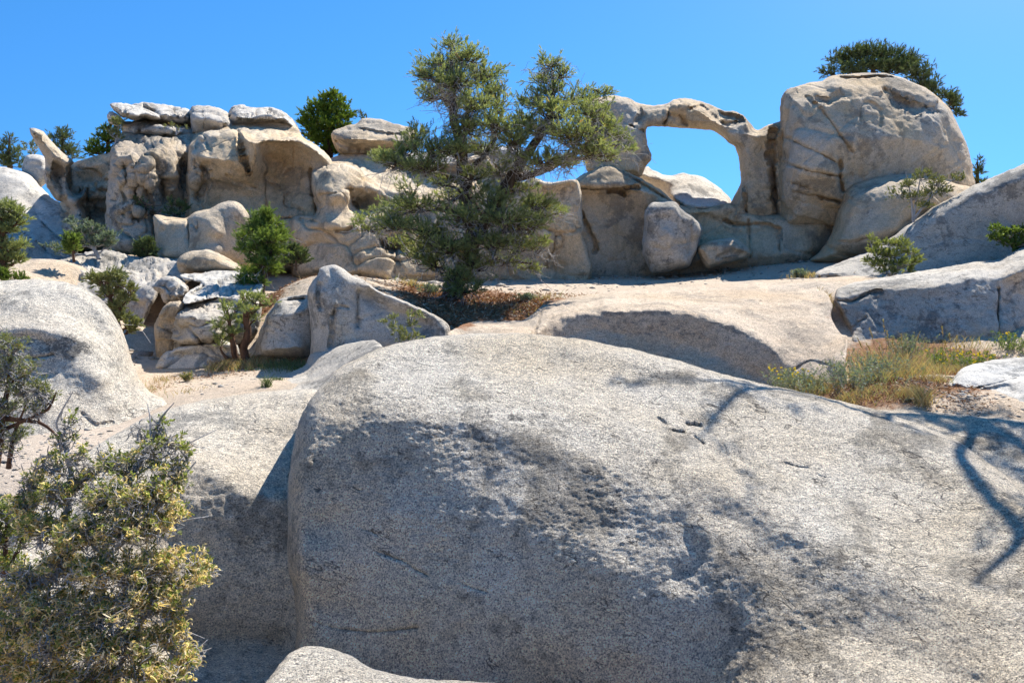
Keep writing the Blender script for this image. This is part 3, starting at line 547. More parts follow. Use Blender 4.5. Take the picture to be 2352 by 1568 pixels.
rock("cliff", "low shaded wall under the right side of the arch", z3([(620, 850), (690, 838), (760, 846), (830, 832), (890, 818), (960, 860), (1050, 880), (1130, 880), (1300, 900), (1500, 900), (1560, 1100), (1400, 1140), (1150, 1180), (760, 1230), (600, 1200)]), 21.9, M_tower, fac=0.07, ffreq=0.6, crk=.4, T=.5, R=16, Tb=1.6,
     lines=[z3([(760, 900, 21.7), (880, 920, 21.5), (1000, 930, 21.2), (1130, 945, 21.1), (1350, 920, 21.0)]), z3([(760, 1080, 21.4), (1000, 1090, 20.9), (1300, 1060, 20.7)])], grooves=[(z3([(985, 905), (990, 1000), (992, 1090)]), 2.5, .2), (z3([(870, 910), (940, 930), (1040, 925), (1130, 945)]), 3, .25), (z3([(1138, 950), (1140, 1060)]), 2.5, .2)], amp=.14, seed=20, cell=3)
rock("boulder", "huge rounded tan boulder standing right of the arch", z3([(1140, 425), (1143, 350), (1152, 290), (1170, 262), (1210, 243), (1290, 222), (1355, 216), (1385, 195), (1440, 183), (1520, 177), (1640, 177), (1700, 186), (1760, 205), (1850, 243), (1920, 290), (1980, 345), (2020, 420), (2060, 510), (2085, 590), (2102, 680), (2110, 730), (2100, 900), (1700, 1000), (1360, 1000), (1140, 960), (1133, 860), (1113, 700), (1130, 600), (1145, 500)]),
     22.8, M_tower, fac=0.09, ffreq=0.5, fac2=.12, T=1.9, R=66, Tb=3.5, Rb=90, p=2.3,
     lines=[z3([(1320, 290, 20.9), (1420, 290, 20.9), (1470, 258, 21.1), (1540, 250, 21.2), (1640, 262, 21.2), (1700, 300, 21.1), (1780, 335, 21.0), (1880, 352, 21.0), (1950, 390, 21.1)]), z3([(1450, 225, 21.7), (1600, 215, 21.9), (1720, 235, 21.8), (1850, 290, 21.6), (1940, 350, 21.4)]),
            z3([(1210, 500, 20.4), (1400, 520, 20.1), (1600, 500, 20.2), (1800, 500, 20.3), (1960, 560, 20.6)]), z3([(1200, 640, 20.3), (1340, 660, 20.0), (1440, 680, 20.0)]), z3([(1230, 740, 20.5), (1330, 770, 20.4), (1430, 820, 20.4)]), z3([(1460, 700, 20.6), (1600, 640, 20.5)]), z3([(1200, 900, 20.9), (1400, 880, 20.8)])],
     grooves=[(z3([(1270, 280), (1340, 350), (1420, 460), (1500, 570)]), 3, .14), (z3([(1180, 500), (1300, 560), (1420, 620)]), 2.5, .22), (z3([(1150, 620), (1280, 660), (1440, 690)]), 3, .2), (z3([(1215, 725), (1300, 750)]), 3.5, .5), (z3([(1225, 765), (1330, 785), (1435, 815)]), 3, .4), (z3([(1440, 620), (1440, 720), (1455, 760)]), 4, .3),
              (z3([(1660, 268), (1720, 310), (1800, 340), (1900, 362)]), 10, .38), (z3([(1420, 195), (1500, 205), (1600, 195), (1700, 200)]), 3, .3), (z3([(1540, 420), (1540, 350), (1580, 320), (1640, 360), (1640, 440)]), 4, .08), (z3([(1325, 300), (1380, 315), (1440, 280)]), 8, .2)],
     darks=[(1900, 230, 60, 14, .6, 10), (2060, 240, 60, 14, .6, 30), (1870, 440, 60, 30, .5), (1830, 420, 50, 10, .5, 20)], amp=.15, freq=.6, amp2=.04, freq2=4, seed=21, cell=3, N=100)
rock("boulder", "smooth rounded rock leaning against the foot of the huge boulder", z3([(1300, 1120), (1340, 1060), (1400, 965), (1428, 860), (1460, 770), (1490, 738), (1540, 712), (1600, 692), (1680, 678), (1800, 675), (1900, 690), (2000, 720), (2110, 760), (2110, 1000), (1700, 1150)]), 20.8, M_tower, fac=0.09, ffreq=0.5, fac2=.12, T=1.2, R=34, Tb=1.8, lines=[z3([(1520, 820, 19.2), (1700, 780, 19), (1850, 800, 18.9)]), z3([(1430, 1020, 19.1), (1600, 980, 18.6), (1750, 960, 18.5)])], grooves=[(z3([(1420, 1010), (1500, 1015), (1580, 990)]), 3, .12)], amp=.14, seed=22, cell=3)
rock("boulder", "tall faceted grey boulder leaning beneath the arch window", z3([(455, 1060), (462, 950), (465, 880), (478, 845), (505, 822), (580, 812), (625, 815), (660, 850), (710, 890), (750, 935), (752, 975), (740, 1030), (722, 1085), (690, 1135), (640, 1150), (570, 1166), (510, 1172), (492, 1140), (475, 1105)]), 20.6, M_grey, fac=0.04, ffreq=0.7, fac2=0, T=.95, R=26, Tb=1.2, p=2.6, lines=[z3([(560, 900, 19.7), (600, 1000, 19.4), (570, 1100, 19.6)]), z3([(700, 920, 20.0), (700, 1060, 20.0)])], amp=.16, freq=1.1, amp2=.03, seed=23, cell=3, edge=3)
rock("boulder", "small low boulder on the ground right of the tall faceted one", z3([(730, 1060), (740, 1035), (762, 1018), (830, 998), (900, 996), (950, 1015), (985, 1040), (1001, 1070), (985, 1092), (930, 1108), (870, 1122), (800, 1146), (772, 1142), (750, 1105)]), 20.4, M_tower, fac=0.09, ffreq=0.5, fac2=.12, T=.7, R=20, Tb=.9, lines=[z3([(770, 1045, 19.9), (860, 1060, 19.7), (960, 1070, 19.9)])], grooves=[(z3([(840, 1090), (900, 1070), (970, 1080)]), 5, .1)], amp=.08, freq=1.6, seed=24, cell=2.5)

# ---------------------------------------------------------------- right hand slopes
rock("rock_slope", "broad shaded rock slope rising to the right edge", [(1870, 640, 17.5), (1878, 622, 17.8), (1920, 605, 18.2), (1990, 580, 18.6), (2040, 552, 18.4), (2090, 515, 18.2), (2140, 478, 18), (2190, 450, 18), (2240, 424, 17.8), (2300, 398, 17.6), (2352, 376, 17.4), (2480, 330, 17), (2600, 400, 16), (2600, 700, 16.2), (2100, 700, 16.4), (1990, 660, 16.9), (1930, 642, 17.3)],
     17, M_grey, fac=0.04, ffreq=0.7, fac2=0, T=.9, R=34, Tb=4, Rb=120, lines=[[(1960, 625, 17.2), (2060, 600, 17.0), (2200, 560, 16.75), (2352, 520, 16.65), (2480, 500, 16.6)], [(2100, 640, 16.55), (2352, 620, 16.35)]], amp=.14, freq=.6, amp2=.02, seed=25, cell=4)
rock("boulder", "long grey rock with sunlit top behind the dry grass rising to the right edge", z6([(1050, 500), (1060, 450), (1090, 425), (1180, 395), (1310, 372), (1480, 345), (1660, 315), (1850, 285), (2000, 255), (2130, 240), (2195, 226), (2240, 190), (2300, 145), (2400, 105), (2520, 90), (2700, 400), (2700, 1000), (1900, 1060), (1150, 1060), (1130, 950), (1142, 880), (1150, 800), (1140, 740), (1110, 660), (1095, 600), (1062, 545)]),
     (lambda u, v: np.where(v < 770, np.maximum(15.8-.016*(v-600), 14.2), 13.7)), M_grey, fac=0.04, ffreq=0.7, fac2=0, T=.5, R=14, Tb=2.0, Rb=60,
     lines=[z6([(1100, 470, 14.2), (1180, 480, 14.0), (1280, 440, 14.0), (1500, 400, 13.9), (1800, 385, 13.7), (2000, 340, 13.7), (2140, 330, 13.7), (2230, 330, 13.5), (2400, 280, 13.4)]), z6([(1130, 600, 14.0), (1250, 620, 13.7), (1450, 560, 13.75), (1700, 520, 13.6), (2000, 470, 13.55), (2150, 440, 13.6)]), z6([(1200, 900, 13.3), (1400, 850, 13.3), (1700, 830, 13.2), (2000, 740, 13.2), (2300, 700, 13.1)])],
     grooves=[(z6([(1075, 520), (1170, 525), (1300, 460), (1360, 455)]), 3, .15), (z6([(1150, 730), (1200, 680), (1260, 640)]), 4, .08), (z6([(2175, 440), (2170, 600), (2180, 740)]), 3, .15)], darks=[(2180, 680, 110, 40, .55, -5), (2020, 640, 60, 15, .4)], amp=.1, freq=1.0, amp2=.035, freq2=4, seed=26, cell=3, N=90)
# ledge edge dome in mid distance
rock("rock_ledge", "broad domed granite ledge in the middle, edge coloured dark for lichen and shade", [(1028, 775, 10.6), (1050, 752, 11.5), (1090, 738, 12.4), (1200, 736, 13), (1240, 705, 13.8), (1260, 690, 14.6), (1400, 672, 15.6), (1600, 655, 16.6), (1800, 650, 16.6), (1890, 668, 15), (1912, 700, 13.6), (1908, 725, 13), (1930, 765, 12), (1948, 772, 11.6), (1944, 815, 10.6), (1935, 850, 9.9), (1925, 900, 10.2), (1900, 960, 10.2), (1500, 960, 11), (1100, 900, 11)],
     14, M_ledge, fac=0.0, T=.12, R=8, Tb=1.6, Rb=40,
     lines=[[(1300, 700, 13.8), (1500, 682, 14.4), (1700, 690, 13.8), (1850, 700, 13.3)], [(1225, 765, 11.0), (1262, 735, 12.0), (1330, 716, 12.15), (1420, 706, 12.2), (1500, 704, 12.2), (1600, 718, 12.1), (1700, 750, 11.85), (1780, 800, 11.4), (1820, 850, 11.0)],
            [(1260, 775, 11.85), (1400, 765, 12.1), (1550, 785, 12.0), (1650, 820, 11.8), (1740, 870, 11.4), (1800, 900, 11.1)], [(1820, 740, 12.3), (1880, 800, 11.3), (1910, 860, 10.6)], [(1100, 748, 11.8), (1200, 750, 11.7)], [(1080, 772, 11.0), (1210, 775, 11.0)]],
     grooves=[([(1222, 770), (1238, 735), (1246, 705), (1290, 697), (1340, 702)], 3, .18), ([(1262, 733), (1290, 718), (1350, 710)], 3, .14), ([(1560, 702), (1700, 690), (1890, 700)], 2, .10), ([(1780, 880), (1860, 830), (1940, 850)], 2, .05)], darks=[(1480, 718, 170, 9, .75, 0), (1650, 742, 110, 10, .75, 24), (1760, 800, 70, 12, .6, 40), (1480, 750, 230, 34, .58, 8), (1700, 800, 110, 30, .5, 30), (1880, 690, 60, 8, .45), (1290, 700, 60, 12, .6), (1330, 700, 50, 10, .5), (1300, 735, 50, 10, .6)], amp=.06, freq=1.0, amp2=.03, freq2=5, seed=28, cell=3, N=110, blur=1, litter=lit_att)  # darks paint lichen and the shade of the steep front into the colour
rock("rock_slab", "rough sunlit slab strip beside the grass at the right edge", z6([(1500, 1150), (1600, 1105), (1720, 1065), (1850, 1020), (1885, 985), (1930, 940), (2000, 915), (2100, 890), (2230, 875), (2352, 868), (2500, 860), (2500, 1060), (2352, 1015), (2200, 1050), (2080, 1070), (1960, 1085), (1890, 1062), (1760, 1110), (1600, 1160)]), lambda u, v: 10.0-(v-810)*.016, M_pale, fac=0.05, ffreq=0.8, fac2=0, T=.3, R=18, Tb=.8, sink=.08, amp=.05, freq=2, seed=29, cell=3)
rock("rock_slab", "low lumpy rock in dappled shade at the right edge", z6([(1985, 1170), (2005, 1140), (2030, 1095), (2080, 1075), (2200, 1042), (2352, 1010), (2500, 1000), (2500, 1350), (2300, 1300), (2150, 1270), (2040, 1230), (2000, 1200)]), lambda u, v: 9.0-(v-870)*.012, M_pale, fac=0.05, ffreq=0.8, fac2=0, sink=.05, T=.4, R=22, Tb=.7, lines=[z6([(2070, 1110, 8.9), (2250, 1080, 8.9)]), z6([(2100, 1200, 8.15), (2300, 1180, 8.1)])], amp=.1, freq=2.2, amp2=.03, seed=30, cell=3)

# ---------------------------------------------------------------- middle left: standing rock and the cluster
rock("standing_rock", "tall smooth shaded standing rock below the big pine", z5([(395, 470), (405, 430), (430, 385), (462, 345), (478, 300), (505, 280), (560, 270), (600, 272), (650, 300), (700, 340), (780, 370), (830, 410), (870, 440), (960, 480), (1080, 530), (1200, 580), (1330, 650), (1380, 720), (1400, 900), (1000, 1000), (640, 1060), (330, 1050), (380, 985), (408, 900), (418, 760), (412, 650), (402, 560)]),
     lambda u, v: 11.6+0*u, M_grey, fac=0.04, ffreq=0.7, fac2=0, T=.4, R=22, Tb=1.4, lines=[z5([(560, 320, 11.4), (600, 440, 11.05), (590, 600, 10.95), (560, 800, 10.85), (540, 940, 10.7)]), z5([(740, 470, 11.35), (740, 620, 11.25), (740, 860, 11.1)]), z5([(820, 480, 11.7), (950, 560, 11.5), (1100, 620, 11.55), (1250, 690, 11.5)]), z5([(850, 800, 11.2), (1050, 800, 11.25), (1250, 780, 11.3)])],
     grooves=[(z5([(575, 620), (590, 570), (640, 560), (670, 570)]), 3, .09), (z5([(575, 600), (570, 700), (550, 830)]), 4, .1), (z5([(480, 400), (470, 480), (490, 560)]), 7, .12), (z5([(745, 460), (735, 600), (740, 700)]), 4, .1)], darks=[(860, 640, 60, 22, .6, 25), (790, 690, 16, 60, .3)], amp=.08, freq=1.2, amp2=.02, seed=31, cell=3)  # dark patch along the upper right puts the pine's shadow into the colour
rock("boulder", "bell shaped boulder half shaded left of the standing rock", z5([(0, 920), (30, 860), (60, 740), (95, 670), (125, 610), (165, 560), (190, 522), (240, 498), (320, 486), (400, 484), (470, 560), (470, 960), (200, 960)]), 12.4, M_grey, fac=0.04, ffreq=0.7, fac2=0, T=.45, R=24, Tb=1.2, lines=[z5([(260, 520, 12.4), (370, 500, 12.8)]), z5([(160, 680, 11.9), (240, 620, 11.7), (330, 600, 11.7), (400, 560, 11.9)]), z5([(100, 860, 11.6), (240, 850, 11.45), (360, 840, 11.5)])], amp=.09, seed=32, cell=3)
rock("rock_slope", "blue shaded apron of rock at the foot of the standing rock", [(560, 900, 9.5), (640, 868, 10.5), (700, 838, 11.2), (720, 810, 11.2), (860, 780, 10.3), (900, 860, 8.3), (760, 960, 7.5), (640, 920, 8.8)], 10, M_grey, fac=0.05, ffreq=0.8, fac2=0, T=.2, R=14, Tb=.8, amp=.05, seed=33, cell=4)  # darker grey stone stands in for the shadow over the apron
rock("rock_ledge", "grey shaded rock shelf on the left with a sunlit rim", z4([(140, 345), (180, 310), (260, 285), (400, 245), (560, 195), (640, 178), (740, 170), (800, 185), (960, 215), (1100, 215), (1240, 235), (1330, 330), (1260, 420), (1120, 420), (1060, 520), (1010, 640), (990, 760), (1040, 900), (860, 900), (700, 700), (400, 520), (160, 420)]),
     (lambda u, v: np.maximum(18.2-(v-575)*.03, 15.3)), M_grey, fac=0.07, ffreq=2.0, crk=1.0, T=.25, R=8, Tb=1.5, Rb=40, lines=[z4([(160, 345, 15.9), (300, 335, 15.8), (420, 330, 15.8), (560, 350, 15.8), (700, 320, 16.0), (900, 300, 16.2)]), z4([(180, 380, 15.8), (400, 395, 15.7), (560, 420, 15.6), (720, 400, 15.7)]), z4([(900, 400, 15.5), (1000, 420, 15.4), (1080, 380, 15.5)]), z4([(880, 520, 15.3), (960, 620, 15.15), (950, 760, 14.95)]), z4([(560, 240, 17.6), (740, 240, 17.4), (1000, 270, 17)])],
     grooves=[(z4([(200, 340), (300, 345), (420, 325), (480, 350)]), 3, .25)], amp=.2, freq=1.3, amp2=.05, seed=34, cell=3, N=90)
rock("boulder", "low dome with a pale sunlit rib beneath the two humped boulder", z4([(1215, 260), (1235, 220), (1280, 190), (1340, 175), (1420, 170), (1480, 188), (1540, 215), (1600, 245), (1665, 285), (1680, 320), (1600, 345), (1480, 345), (1330, 350), (1240, 330)]), 16.6, M_tower, fac=0.09, ffreq=0.5, fac2=.12, T=.8, R=22, Tb=1, lines=[z4([(1320, 230, 15.9), (1440, 240, 15.7), (1500, 225, 15.8)]), z4([(1520, 240, 15.9), (1600, 290, 15.8)])], amp=.07, seed=35, cell=3)
rock("rock_slab", "flat sunlit slab between the low dome and the young pine", z4([(1235, 345), (1270, 332), (1340, 332), (1500, 314), (1660, 318), (1800, 340), (1800, 470), (1640, 500), (1500, 500), (1370, 525), (1265, 545), (1262, 500), (1310, 450), (1400, 400), (1340, 385), (1270, 375)]), lambda u, v: 15.6-(v-622)*.04, M_pale, fac=0.07, ffreq=2.0, crk=1.0, T=.12, R=8, Tb=.8, lines=[z4([(1400, 405, 14.4), (1480, 415, 14.3)]), z4([(1380, 450, 14.3), (1500, 430, 14.3)])], grooves=[(z4([(1300, 350), (1360, 400), (1400, 430), (1310, 480)]), 4, .25)], amp=.08, freq=1.8, amp2=.03, p=2.8, seed=36, cell=3)
rock("boulder", "small pitted sunlit boulder in the left rock cluster", z4([(1055, 430), (1075, 395), (1100, 368), (1180, 350), (1250, 380), (1300, 420), (1305, 450), (1275, 500), (1265, 545), (1200, 560), (1130, 530), (1110, 480)]), 14.2, M_cap, fac=0.07, ffreq=2.0, crk=1.0, T=.45, R=16, Tb=.8, lines=[z4([(1120, 420, 13.7), (1220, 430, 13.6)]), z4([(1130, 480, 13.5), (1220, 490, 13.4)])], amp=.14, freq=2, amp2=.04, p=2.8, seed=37, cell=2.5)
rock("boulder", "narrow wedge of rock with a sunlit top in the left cluster", z4([(1062, 690), (1090, 620), (1140, 540), (1180, 520), (1250, 520), (1270, 560), (1230, 640), (1230, 800), (1160, 980), (1075, 960), (1068, 790)]), 13.2, M_tower, fac=0.07, ffreq=2.0, crk=1.0, T=.5, R=14, Tb=.8, lines=[z4([(1080, 690, 12.9), (1120, 730, 12.6), (1180, 660, 12.9)]), z4([(1100, 850, 12.6)])], amp=.06, freq=1.5, p=2.8, seed=38, cell=2.5)
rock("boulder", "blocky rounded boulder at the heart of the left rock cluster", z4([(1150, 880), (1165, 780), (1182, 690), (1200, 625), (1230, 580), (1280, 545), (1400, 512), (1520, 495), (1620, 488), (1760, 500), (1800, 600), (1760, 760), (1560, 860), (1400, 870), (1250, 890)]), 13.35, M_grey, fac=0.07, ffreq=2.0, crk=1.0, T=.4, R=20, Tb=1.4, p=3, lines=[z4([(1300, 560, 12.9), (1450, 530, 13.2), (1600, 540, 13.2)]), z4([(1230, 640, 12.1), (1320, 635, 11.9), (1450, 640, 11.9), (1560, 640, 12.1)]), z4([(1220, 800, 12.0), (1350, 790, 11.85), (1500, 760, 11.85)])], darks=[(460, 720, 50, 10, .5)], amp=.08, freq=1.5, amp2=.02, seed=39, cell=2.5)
rock("boulder", "low pale rock at the foot of the blocky boulder", z4([(1060, 990), (1100, 920), (1150, 870), (1230, 835), (1330, 822), (1430, 810), (1530, 790), (1640, 830), (1640, 930), (1440, 1000), (1250, 1040), (1060, 1060)]), 12.5, M_pale, fac=0.07, ffreq=2.0, crk=1.0, T=.6, R=18, Tb=.8, lines=[z4([(1180, 900, 12.1), (1350, 870, 12.1), (1520, 850, 12.1)])], amp=.06, freq=1.8, p=2.8, seed=40, cell=2.5)

# ---------------------------------------------------------------- left dome and nearest rocks
rock("boulder", "large pale dome shaped boulder at the left with hollow coloured dark for weathering and shade", [(-260, 700, 9.6), (-160, 665, 10), (-80, 650, 10.2), (0, 645, 10.4), (80, 641, 10.4), (150, 648, 10.4), (210, 672, 10.3), (255, 715, 10.2), (288, 775, 10.1), (303, 825, 10), (320, 865, 9.8), (345, 900, 9.6), (400, 935, 9.4), (300, 1000, 8.7), (150, 1040, 8.2), (-60, 1070, 8.0), (-260, 1060, 8.0)],
     9.5, M_left, T=.5, R=26, Tb=2.2, Rb=80, lines=[[(-60, 700, 9.4), (60, 690, 9.4), (150, 710, 9.4), (220, 770, 9.4)], [(-60, 760, 8.8), (80, 760, 8.75), (180, 770, 8.8), (240, 820, 8.9)], [(-60, 850, 8.6), (60, 860, 8.6), (160, 860, 8.55), (240, 870, 8.5)], [(-60, 930, 8.1), (100, 930, 8.1), (250, 930, 8.4)]],
     grooves=[([(30, 785), (70, 775), (110, 790)], 16, .10), ([(25, 818), (70, 824), (125, 815)], 3, .08), ([(190, 950), (220, 975), (260, 968)], 3, .04)], darks=[(150, 800, 80, 38, .75, 5), (60, 790, 50, 22, .6), (140, 850, 90, 26, .45)], amp=.1, freq=.8, amp2=.02, amp3=.014, freq3=10, seed=41, cell=3, N=90)  # darks: weathering stain with the hollow's shade painted in
rock("rock_dome", "low grey rock dome partly shaded behind the foreground bush", [(60, 1140, 6.4), (160, 1060, 6.9), (260, 1000, 7.4), (340, 955, 7.8), (440, 925, 8.1), (560, 903, 8.3), (680, 893, 8.3), (800, 900, 8.2), (860, 1000, 7.2), (860, 1300, 6.3), (860, 1640, 5.4), (300, 1640, 4.4), (60, 1600, 3.9), (-10, 1400, 4.6)],
     7, M_left, T=.3, R=20, Tb=1.4, Rb=120, lines=[[(160, 1130, 6.2), (300, 1040, 6.8), (450, 975, 7.3), (600, 950, 7.6), (700, 950, 7.6)], [(200, 1200, 5.6), (330, 1090, 6.05), (420, 1030, 6.45), (500, 1090, 6.35), (560, 1140, 6.3), (660, 1150, 6.35)], [(240, 1400, 5.25), (400, 1250, 6.0), (520, 1260, 6.12), (660, 1260, 6.2)], [(250, 1560, 4.9), (400, 1480, 5.75), (520, 1480, 5.9), (660, 1480, 6.0)]],
     amp=.08, freq=.9, amp2=.022, freq2=6, amp3=.018, freq3=14, seed=42, cell=3, N=90)
rock("rock_dome", "pale rock slab in dappled shade right of the main foreground dome", [(1900, 960, 7.6), (1980, 944, 7.9), (2060, 940, 8.1), (2150, 943, 8.1), (2250, 950, 8.0), (2380, 968, 7.8), (2600, 1020, 7.4), (2700, 1300, 5.6), (2700, 1700, 3.6), (1900, 1700, 4.2), (1900, 1200, 5.9)],
     7, M_dome, T=.25, R=16, Tb=1.4, lines=[[(2050, 1000, 7.1), (2200, 1000, 7.1), (2400, 1040, 6.8)], [(2150, 1120, 6.0), (2350, 1200, 5.6), (2500, 1250, 5.4)], [(2250, 1400, 4.6), (2500, 1500, 4.2)]], amp=.08, freq=.8, amp2=.02, amp3=.014, freq3=14, seed=43, cell=3)
rock("rock_dome", "huge rough grey granite dome filling the foreground", [(664, 1300, 5.9), (663, 1200, 6.1), (664, 1100, 6.3), (676, 1020, 6.5), (690, 960, 6.65), (712, 922, 6.8), (745, 882, 7.0), (790, 840, 7.3), (880, 798, 7.6), (1000, 775, 7.8), (1100, 768, 7.9), (1200, 768, 7.9), (1300, 776, 7.9), (1400, 792, 7.9), (1500, 815, 7.8), (1620, 850, 7.7), (1750, 882, 7.6), (1900, 915, 7.5), (2050, 955, 7.2), (2180, 1005, 6.8),
      (2290, 1075, 6.2), (2420, 1180, 5.5), (2600, 1350, 4.5), (2640, 1720, 3.3), (600, 1720, 5.7), (668, 1560, 5.8), (684, 1450, 5.85), (682, 1370, 5.9)],
     6.5, M_dome, T=.55, R=42, Tb=2.5, Rb=140,
     lines=[[(860, 850, 6.9), (1000, 810, 7.3), (1200, 800, 7.4), (1450, 850, 7.2), (1700, 920, 6.8), (1950, 985, 6.4), (2150, 1070, 5.9)], [(760, 930, 6.2), (850, 890, 6.35), (1000, 880, 6.45), (1200, 900, 6.4), (1400, 970, 6.1), (1600, 1080, 5.6), (1800, 1200, 5.1), (2000, 1300, 4.7), (2200, 1380, 4.4), (2400, 1480, 4.0)],
            [(760, 1010, 5.95), (900, 950, 5.98), (1100, 960, 5.95), (1250, 1010, 5.8), (1400, 1080, 5.6), (1520, 1180, 5.35), (1650, 1300, 5.0), (1800, 1400, 4.65), (2000, 1480, 4.35), (2250, 1600, 3.9)],
            [(740, 1200, 5.7), (900, 1180, 5.55), (1100, 1200, 5.4), (1300, 1260, 5.2), (1500, 1380, 4.95), (1640, 1500, 4.7)], [(740, 1400, 5.45), (950, 1400, 5.2), (1200, 1440, 5.0), (1450, 1540, 4.75), (1650, 1600, 4.5)], [(720, 1600, 5.1), (1000, 1620, 4.9), (1300, 1640, 4.75), (1500, 1700, 4.55)]],
     grooves=[([(1570, 1010), (1640, 975), (1700, 1020), (1720, 1110), (1690, 1190)], 34, .05), ([(1513, 960), (1528, 974)], 5, .05), ([(1545, 990), (1572, 997)], 5, .05), ([(1596, 1008), (1616, 1022)], 4, .05), ([(1578, 978), (1606, 981)], 7, .08), ([(1800, 1066), (1835, 1076), (1858, 1079)], 3, .022), ([(1872, 1092), (1896, 1101)], 3, .02), ([(1640, 1000), (1665, 1035), (1680, 1070)], 9, .04),
              ([(1560, 1200), (1600, 1280), (1560, 1330)], 26, .03), ([(870, 1268), (930, 1290), (980, 1320)], 3, .035), ([(830, 1210), (870, 1230)], 3, .03), ([(1060, 1340), (1120, 1360)], 3, .03), ([(690, 1415), (760, 1440), (860, 1450), (960, 1440)], 4, .02)],
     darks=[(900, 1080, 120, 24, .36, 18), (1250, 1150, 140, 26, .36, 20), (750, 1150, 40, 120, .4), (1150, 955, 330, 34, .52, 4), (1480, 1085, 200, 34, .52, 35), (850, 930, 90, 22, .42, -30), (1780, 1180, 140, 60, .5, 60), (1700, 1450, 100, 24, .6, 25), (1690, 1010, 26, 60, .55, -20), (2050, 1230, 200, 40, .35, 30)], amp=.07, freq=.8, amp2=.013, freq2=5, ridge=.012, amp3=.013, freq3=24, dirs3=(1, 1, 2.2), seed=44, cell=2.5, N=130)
rock("rock_slab", "nearest bluish rock lip along the bottom edge", [(560, 1660, 3.6), (610, 1568, 3.9), (640, 1530, 4.1), (665, 1500, 4.2), (700, 1484, 4.3), (740, 1484, 4.3), (800, 1502, 4.25), (860, 1535, 4.15), (960, 1555, 4.0), (1100, 1562, 3.9), (1300, 1590, 3.8), (1500, 1700, 3.2), (560, 1800, 3)], 3.8, M_dome, T=.15, R=16, Tb=.8, lines=[[(700, 1540, 3.85), (850, 1600, 3.6)]], amp=.05, freq=1.5, amp2=.012, seed=45, cell=3)
# ---------------------------------------------------------------- plants: builders
def unit(v): return v/(np.linalg.norm(v, axis=-1, keepdims=True)+1e-9)
def rvec(n, rg): return unit(rg.normal(size=(n, 3)))
class Tubes:
    def __init__(s): s.V = []; s.F = []; s.n = 0
    def add(s, pts, rad, k=6):
        pts = np.asarray(pts, float); rad = np.broadcast_to(np.asarray(rad, float), (len(pts),))
        t = unit(np.gradient(pts, axis=0)); ref = np.array([0.31, 0.2, .93]) if abs(t[0, 2]) < .9 else np.array([1.0, .1, 0])
        a = unit(np.cross(t, ref)); b = np.cross(t, a); th = np.arange(k)*2*math.pi/k
        ring = pts[:, None]+rad[:, None, None]*(np.cos(th)[None, :, None]*a[:, None]+np.sin(th)[None, :, None]*b[:, None])
        m = len(pts); idx = s.n+np.arange(m*k).reshape(m, k); nx = np.roll(idx, -1, 1)
        s.F.append(np.stack([idx[:-1], nx[:-1], nx[1:], idx[1:]], -1).reshape(-1, 4)); s.V.append(ring.reshape(-1, 3)); s.n += m*k
    def build(s, name, mat, parent=None, origin=None, extra=None, mat2=None):
        if not s.V: return None
        V = list(s.V); F = list(s.F); mi = [np.zeros(sum(len(f) for f in s.F), int)]; n = s.n
        if extra is not None and extra.V:
            V += extra.V; F += [f+n for f in extra.F]; mi.append(np.ones(sum(len(f) for f in extra.F), int))
        V = np.concatenate(V); F = np.concatenate(F)
        if parent is not None: V = V-np.array(parent.location)
        return mesh_obj(name, V, F.ravel(), np.full(len(F), 4), [mat, mat2] if mat2 else mat, parent, origin=origin, matidx=np.concatenate(mi))
class Blades:
    """triangles, diamonds or ribbons, many at once"""
    def __init__(s): s.V = []; s.F = []; s.C = []; s.R = []; s.n = 0
    def tri(s, p, d, L, w, rnd, rg):
        side = unit(np.cross(d, rvec(len(p), rg)))*w[:, None]; n = len(p)
        V = np.stack([p-side, p+side, p+d*L[:, None]], 1).reshape(-1, 3); idx = s.n+np.arange(n*3)
        s.V.append(V); s.F.append(idx); s.C.append(np.full(n, 3)); s.R.append(np.repeat(rnd, 3)); s.n += n*3
    def leaf(s, p, d, L, w, rnd, rg, fold=.0):
        side = unit(np.cross(d, rvec(len(p), rg))); up = np.cross(side, d); n = len(p); L = L[:, None]; w = w[:, None]
        V = np.stack([p, p+d*L*.5-side*w+up*w*fold, p+d*L, p+d*L*.5+side*w+up*w*fold], 1).reshape(-1, 3)
        idx = s.n+np.arange(n*4); s.V.append(V); s.F.append(idx); s.C.append(np.full(n, 4)); s.R.append(np.repeat(rnd, 4)); s.n += n*4
    def ribbon(s, P_, w, rnd, rg):
        """P_ (n,m,3) centre lines, w (n,m) half widths"""
        n, m, _ = P_.shape; t = unit(np.gradient(P_, axis=1)); side = unit(np.cross(t, rvec(n, rg)[:, None]+0*t))*w[..., None]
        V = np.stack([P_-side, P_+side], 2).reshape(-1, 3); idx = s.n+np.arange(n*m*2).reshape(n, m, 2)
        F = np.stack([idx[:, :-1, 0], idx[:, :-1, 1], idx[:, 1:, 1], idx[:, 1:, 0]], -1).reshape(-1)
        s.V.append(V); s.F.append(F); s.C.append(np.full(n*(m-1), 4)); s.R.append(np.repeat(rnd, m*2)); s.n += n*m*2
    def build(s, name, mat, parent=None, origin=None, extra=None, mat2=None):
        if not s.V: return None
        V = list(s.V); F = list(s.F); C = list(s.C); R = list(s.R); mi = [np.zeros(sum(len(c) for c in C), int)]
        if extra is not None and extra.V:
            V += extra.V; F += [f+s.n for f in extra.F]; C += extra.C; R += extra.R; mi.append(np.ones(sum(len(c) for c in extra.C), int))
        V = np.concatenate(V)
        if parent is not None: V = V-np.array(parent.location)
        return mesh_obj(name, V, np.concatenate(F), np.concatenate(C), [mat, mat2] if mat2 else mat, parent, smooth=False, attrs={'rnd': np.concatenate(R)}, origin=origin, matidx=np.concatenate(mi))

